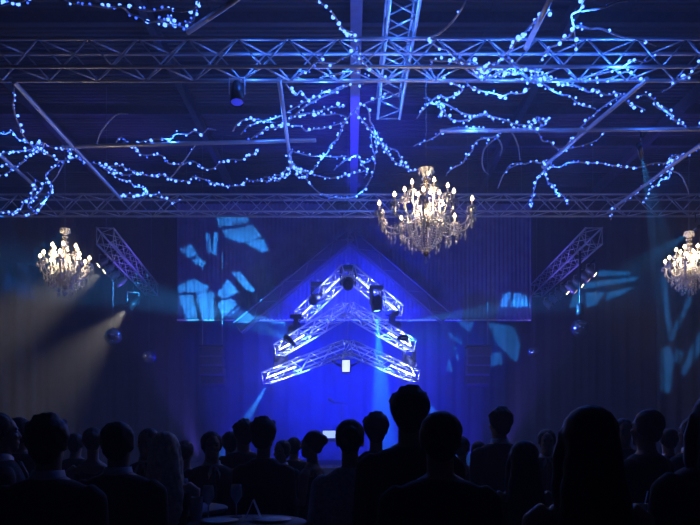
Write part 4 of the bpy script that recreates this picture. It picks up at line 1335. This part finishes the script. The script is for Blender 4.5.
PEOPLE = [
    (3, 412, 4.3, -60, 'person in dark suit turned toward the pale beams, face in profile', 0, 'down', 'short', HAIRD, 'suit', SUIT),
    (21, 417, 5.6, 0, 'dark-haired person in black standing beside the profile face', 0, 'down', 'short', HAIRD, 'plain', SUIT),
    (49, 416, 3.2, 5, 'person with broad dark hair and white collar, under the small chandelier and pale beams', 0, 'down', 'tousled', HAIRD, 'suit', SUIT),
    (76, 433, 7.4, 0, 'small distant dark-haired person between two white-collared suits', 0, 'down', 'short', HAIRD, 'plain', SUIT),
    (93, 427, 5.9, 15, 'person in black just before the white-collared suit by the blonde', 1, 'down', 'updo', HAIRD, 'dress', DRESS),
    (119, 421, 3.75, 0, 'person in dark suit with a bright white collar, next to the blonde person', 0, 'down', 'short', HAIRD, 'suit', SUIT),
    (147, 428, 5.75, 165, 'person facing the hall with open jacket and bright white shirt front', 0, 'down', 'short', HAIRD, 'suit', SUIT),
    (165, 431, 4.28, 10, 'person with long blonde hair down the back', 1, 'down', 'long', HAIRB, 'dress', DRESS),
    (186, 440, 6.6, 0, 'distant short person in black beyond the blonde hair', 1, 'down', 'updo', HAIRD, 'dress', DRESS),
    (212, 431, 5.6, -160, 'person in black suit facing away from the stage by the laid cocktail table', 0, 'down', 'short', HAIRD, 'suit', NAVY),
    (231, 431, 6.9, 0, 'dark-haired person in black behind the laid cocktail table', 0, 'down', 'short', HAIRD, 'plain', SUIT),
    (243, 420, 6.3, 25, 'person in black leaning close to a curly-haired companion', 0, 'down', 'tousled', HAIRD, 'plain', SUIT),
    (264, 418, 5.0, -10, 'person with full curly hair and pale wrap, behind the laid table', 1, 'down', 'tousled', HAIRD, 'blouse', DRESS),
    (281, 440, 7.0, 150, 'person with face turned toward the hall and pale open collar', 0, 'down', 'short', HAIRD, 'suit', NAVY),
    (294, 437, 7.9, 0, 'small dark-haired person in black below the chevron beam', 0, 'down', 'short', HAIRD, 'plain', SUIT),
    (311, 430, 5.8, 70, 'person in black with cheek catching light beside the lit stage screen', 1, 'front', 'updo', HAIRD, 'dress', DRESS),
    (350, 419, 4.1, 0, 'dark-haired person in pale grey lace top', 1, 'front', 'updo', HAIRD, 'blouse', LACE),
    (376, 413, 5.4, 0, 'person with rounded dark hair behind the lace top', 1, 'down', 'tousled', HAIRD, 'plain', SUIT),
    (410, 388, 3.7, -5, 'tallest person, tousled hair rising against the cyan beam', 0, 'down', 'tousled', HAIRD, 'plain', NAVY),
    (440, 411, 3.0, 0, 'person with short dark hair, bare nape and plain black jacket', 0, 'down', 'short', HAIRD, 'plain', SUIT),
    (499, 408, 6.1, 20, 'tall brown-haired person with a light scarf-like collar', 0, 'down', 'tousled', HAIRM, 'suit', SUIT),
    (462, 436, 6.6, -20, 'short person in black beyond the bare-naped black jacket', 1, 'down', 'updo', HAIRD, 'dress', DRESS),
    (478, 441, 7.6, 0, 'small distant dark-haired person near the scarf-like collar', 0, 'down', 'short', HAIRD, 'plain', SUIT),
    (523, 440, 4.2, 0, 'short person with long dark hair in black', 1, 'down', 'long', HAIRD, 'dress', DRESS),
    (547, 429, 6.8, 170, 'person facing the hall with white shirt collar and tie', 0, 'down', 'short', HAIRD, 'suit', SUIT),
    (587, 405, 2.35, 0, 'person with very long dark hair and a pale bare shoulder', 1, 'front', 'long', HAIRD, 'dress', DRESS),
    (624, 418, 6.6, 175, 'distant person facing the hall, pale face beside a turned head', 0, 'down', 'short', HAIRD, 'plain', SUIT),
    (645, 409, 4.7, 35, 'person with cropped hair and turned pale cheek behind the glass with a straw', 0, 'down', 'short', HAIRM, 'plain', SUIT),
    (668, 428, 7.0, 0, 'small distant person in black by the shard-lit drape', 0, 'down', 'short', HAIRD, 'plain', SUIT),
    (690, 416, 5.7, 30, 'person in suit with white collar under the shard-lit drape', 0, 'down', 'short', HAIRD, 'suit', SUIT),
    (712, 392, 2.9, 10, 'large dark figure in black with a lit shoulder edge by the shard-lit drape', 0, 'front', 'long', HAIRD, 'plain', SUIT),
]
for q in PEOPLE:
    person(*q)

# ------------------------------------------------------------------ cocktail tables and what stands on them
CLOTH = mat('white_tablecloth', (0.22, 0.22, 0.24), 0.8, noise=0.05)
GLASS = mat('drinking_glass', (0.85, 0.88, 0.95), 0.05, trans=0.6, noise=0.02)
CHINA = mat('white_china', (0.75, 0.75, 0.78), 0.3, noise=0.03)
WINEG = lathe('wine_glass', [(0, 0), (0.035, 0), (0.035, 0.004), (0.005, 0.010), (0.004, 0.08), (0.02, 0.10), (0.036, 0.13), (0.036, 0.16), (0.030, 0.20), (0.028, 0.20), (0.034, 0.155), (0.018, 0.104), (0, 0.095)], GLASS, 14)
TUMB = lathe('tumbler', [(0, 0), (0.03, 0), (0.036, 0.14), (0.034, 0.14), (0.028, 0.01), (0, 0.01)], GLASS, 14)
PLATE = lathe('plate', [(0, 0), (0.06, 0), (0.11, 0.012), (0.112, 0.016), (0.06, 0.006), (0, 0.006)], CHINA, 20)


def cocktail_table(px, d, top, label, items):
    p = V(((px - 350) / FPX * d, d, 0))
    root = thing('cocktail_table', p, label, 'table', 'tall cocktail tables')
    put('table_top', lathe('table_top', [(0, -0.03), (0.33, -0.03), (0.345, -0.02), (0.345, -0.006), (0.335, 0), (0, 0)], CLOTH, 28), (0, 0, top), root)
    put('column', lathe('column', [(0, 0.03), (0.04, 0.03), (0.03, 0.08), (0.03, top - 0.06), (0.09, top - 0.03), (0, top - 0.03)], BLACKM, 14), (0, 0, 0), root)
    put('base', lathe('base', [(0, 0), (0.24, 0), (0.24, 0.015), (0.05, 0.035), (0, 0.035)], BLACKM, 24), (0, 0, 0), root)
    for kind, x, y, lab in items:
        q = p + V((x, y, top))
        if kind == 'straw_glass':
            g = thing('highball_glass', q, lab, 'glass', 'glasses on the cocktail tables')
            put('glass', TUMB, (0, 0, 0), g)
            rod('straw', q + V((-0.01, 0, 0.012)), q + V((0.035, 0, 0.21)), 0.004, CHINA, g)
        elif kind == 'napkin':
            bm = bmesh.new()
            a = [bm.verts.new(v) for v in ((-0.05, -0.04, 0), (-0.05, 0.04, 0), (0, 0.04, 0.12), (0, -0.04, 0.12), (0.05, 0.04, 0), (0.05, -0.04, 0))]
            fs = [bm.faces.new((a[0], a[1], a[2], a[3])), bm.faces.new((a[3], a[2], a[4], a[5]))]
            bmesh.ops.solidify(bm, geom=fs, thickness=0.003)
            tag(put('table_card', mesh_from(bm, 'table_card', CHINA, False), q), lab, 'card')
        else:
            me = {'wine': WINEG, 'tumbler': TUMB, 'plate': PLATE}[kind]
            nm = {'wine': 'wine_glass', 'tumbler': 'tumbler', 'plate': 'plate'}[kind]
            tag(put(nm, me, q, None, (0, 0, x * 9)), lab, 'plate' if kind == 'plate' else 'glass', 'plates on the cocktail tables' if kind == 'plate' else 'glasses on the cocktail tables')


cocktail_table(248, 4.06, 1.12, 'tall cocktail table laid with plates, glasses and a folded card', [
    ('plate', -0.16, -0.05, 'white plate on the cocktail table, beside two wine glasses'), ('plate', 0.14, 0.0, 'white plate beside the folded card on the cocktail table'),
    ('wine', -0.25, 0.10, 'wine glass beside the tumbler on the table with the folded card'), ('wine', -0.10, 0.20, 'wine glass standing behind the folded card'),
    ('tumbler', -0.30, 0.02, 'straight tumbler at the edge of the table with the folded card'), ('napkin', 0.02, 0.08, 'white folded card standing between two plates')])
cocktail_table(654, 3.9, 1.10, 'tall cocktail table holding a glass with a straw', [
    ('straw_glass', -0.07, 0.0, 'straight glass with a pale slanting straw'), ('plate', 0.14, -0.08, 'white plate beside the glass with a straw'), ('tumbler', 0.24, 0.04, 'straight tumbler beside a plate on the table with the straw glass')])
cocktail_table(179, 5.0, 1.10, 'tall cocktail table of glasses beyond the blonde hair', [
    ('wine', -0.12, -0.1, 'wine glass alone at one side of the table beyond the blonde hair'), ('wine', 0.02, 0.06, 'wine glass on the table beyond the blonde hair'), ('tumbler', 0.13, -0.06, 'straight tumbler on the table beyond the blonde hair')])
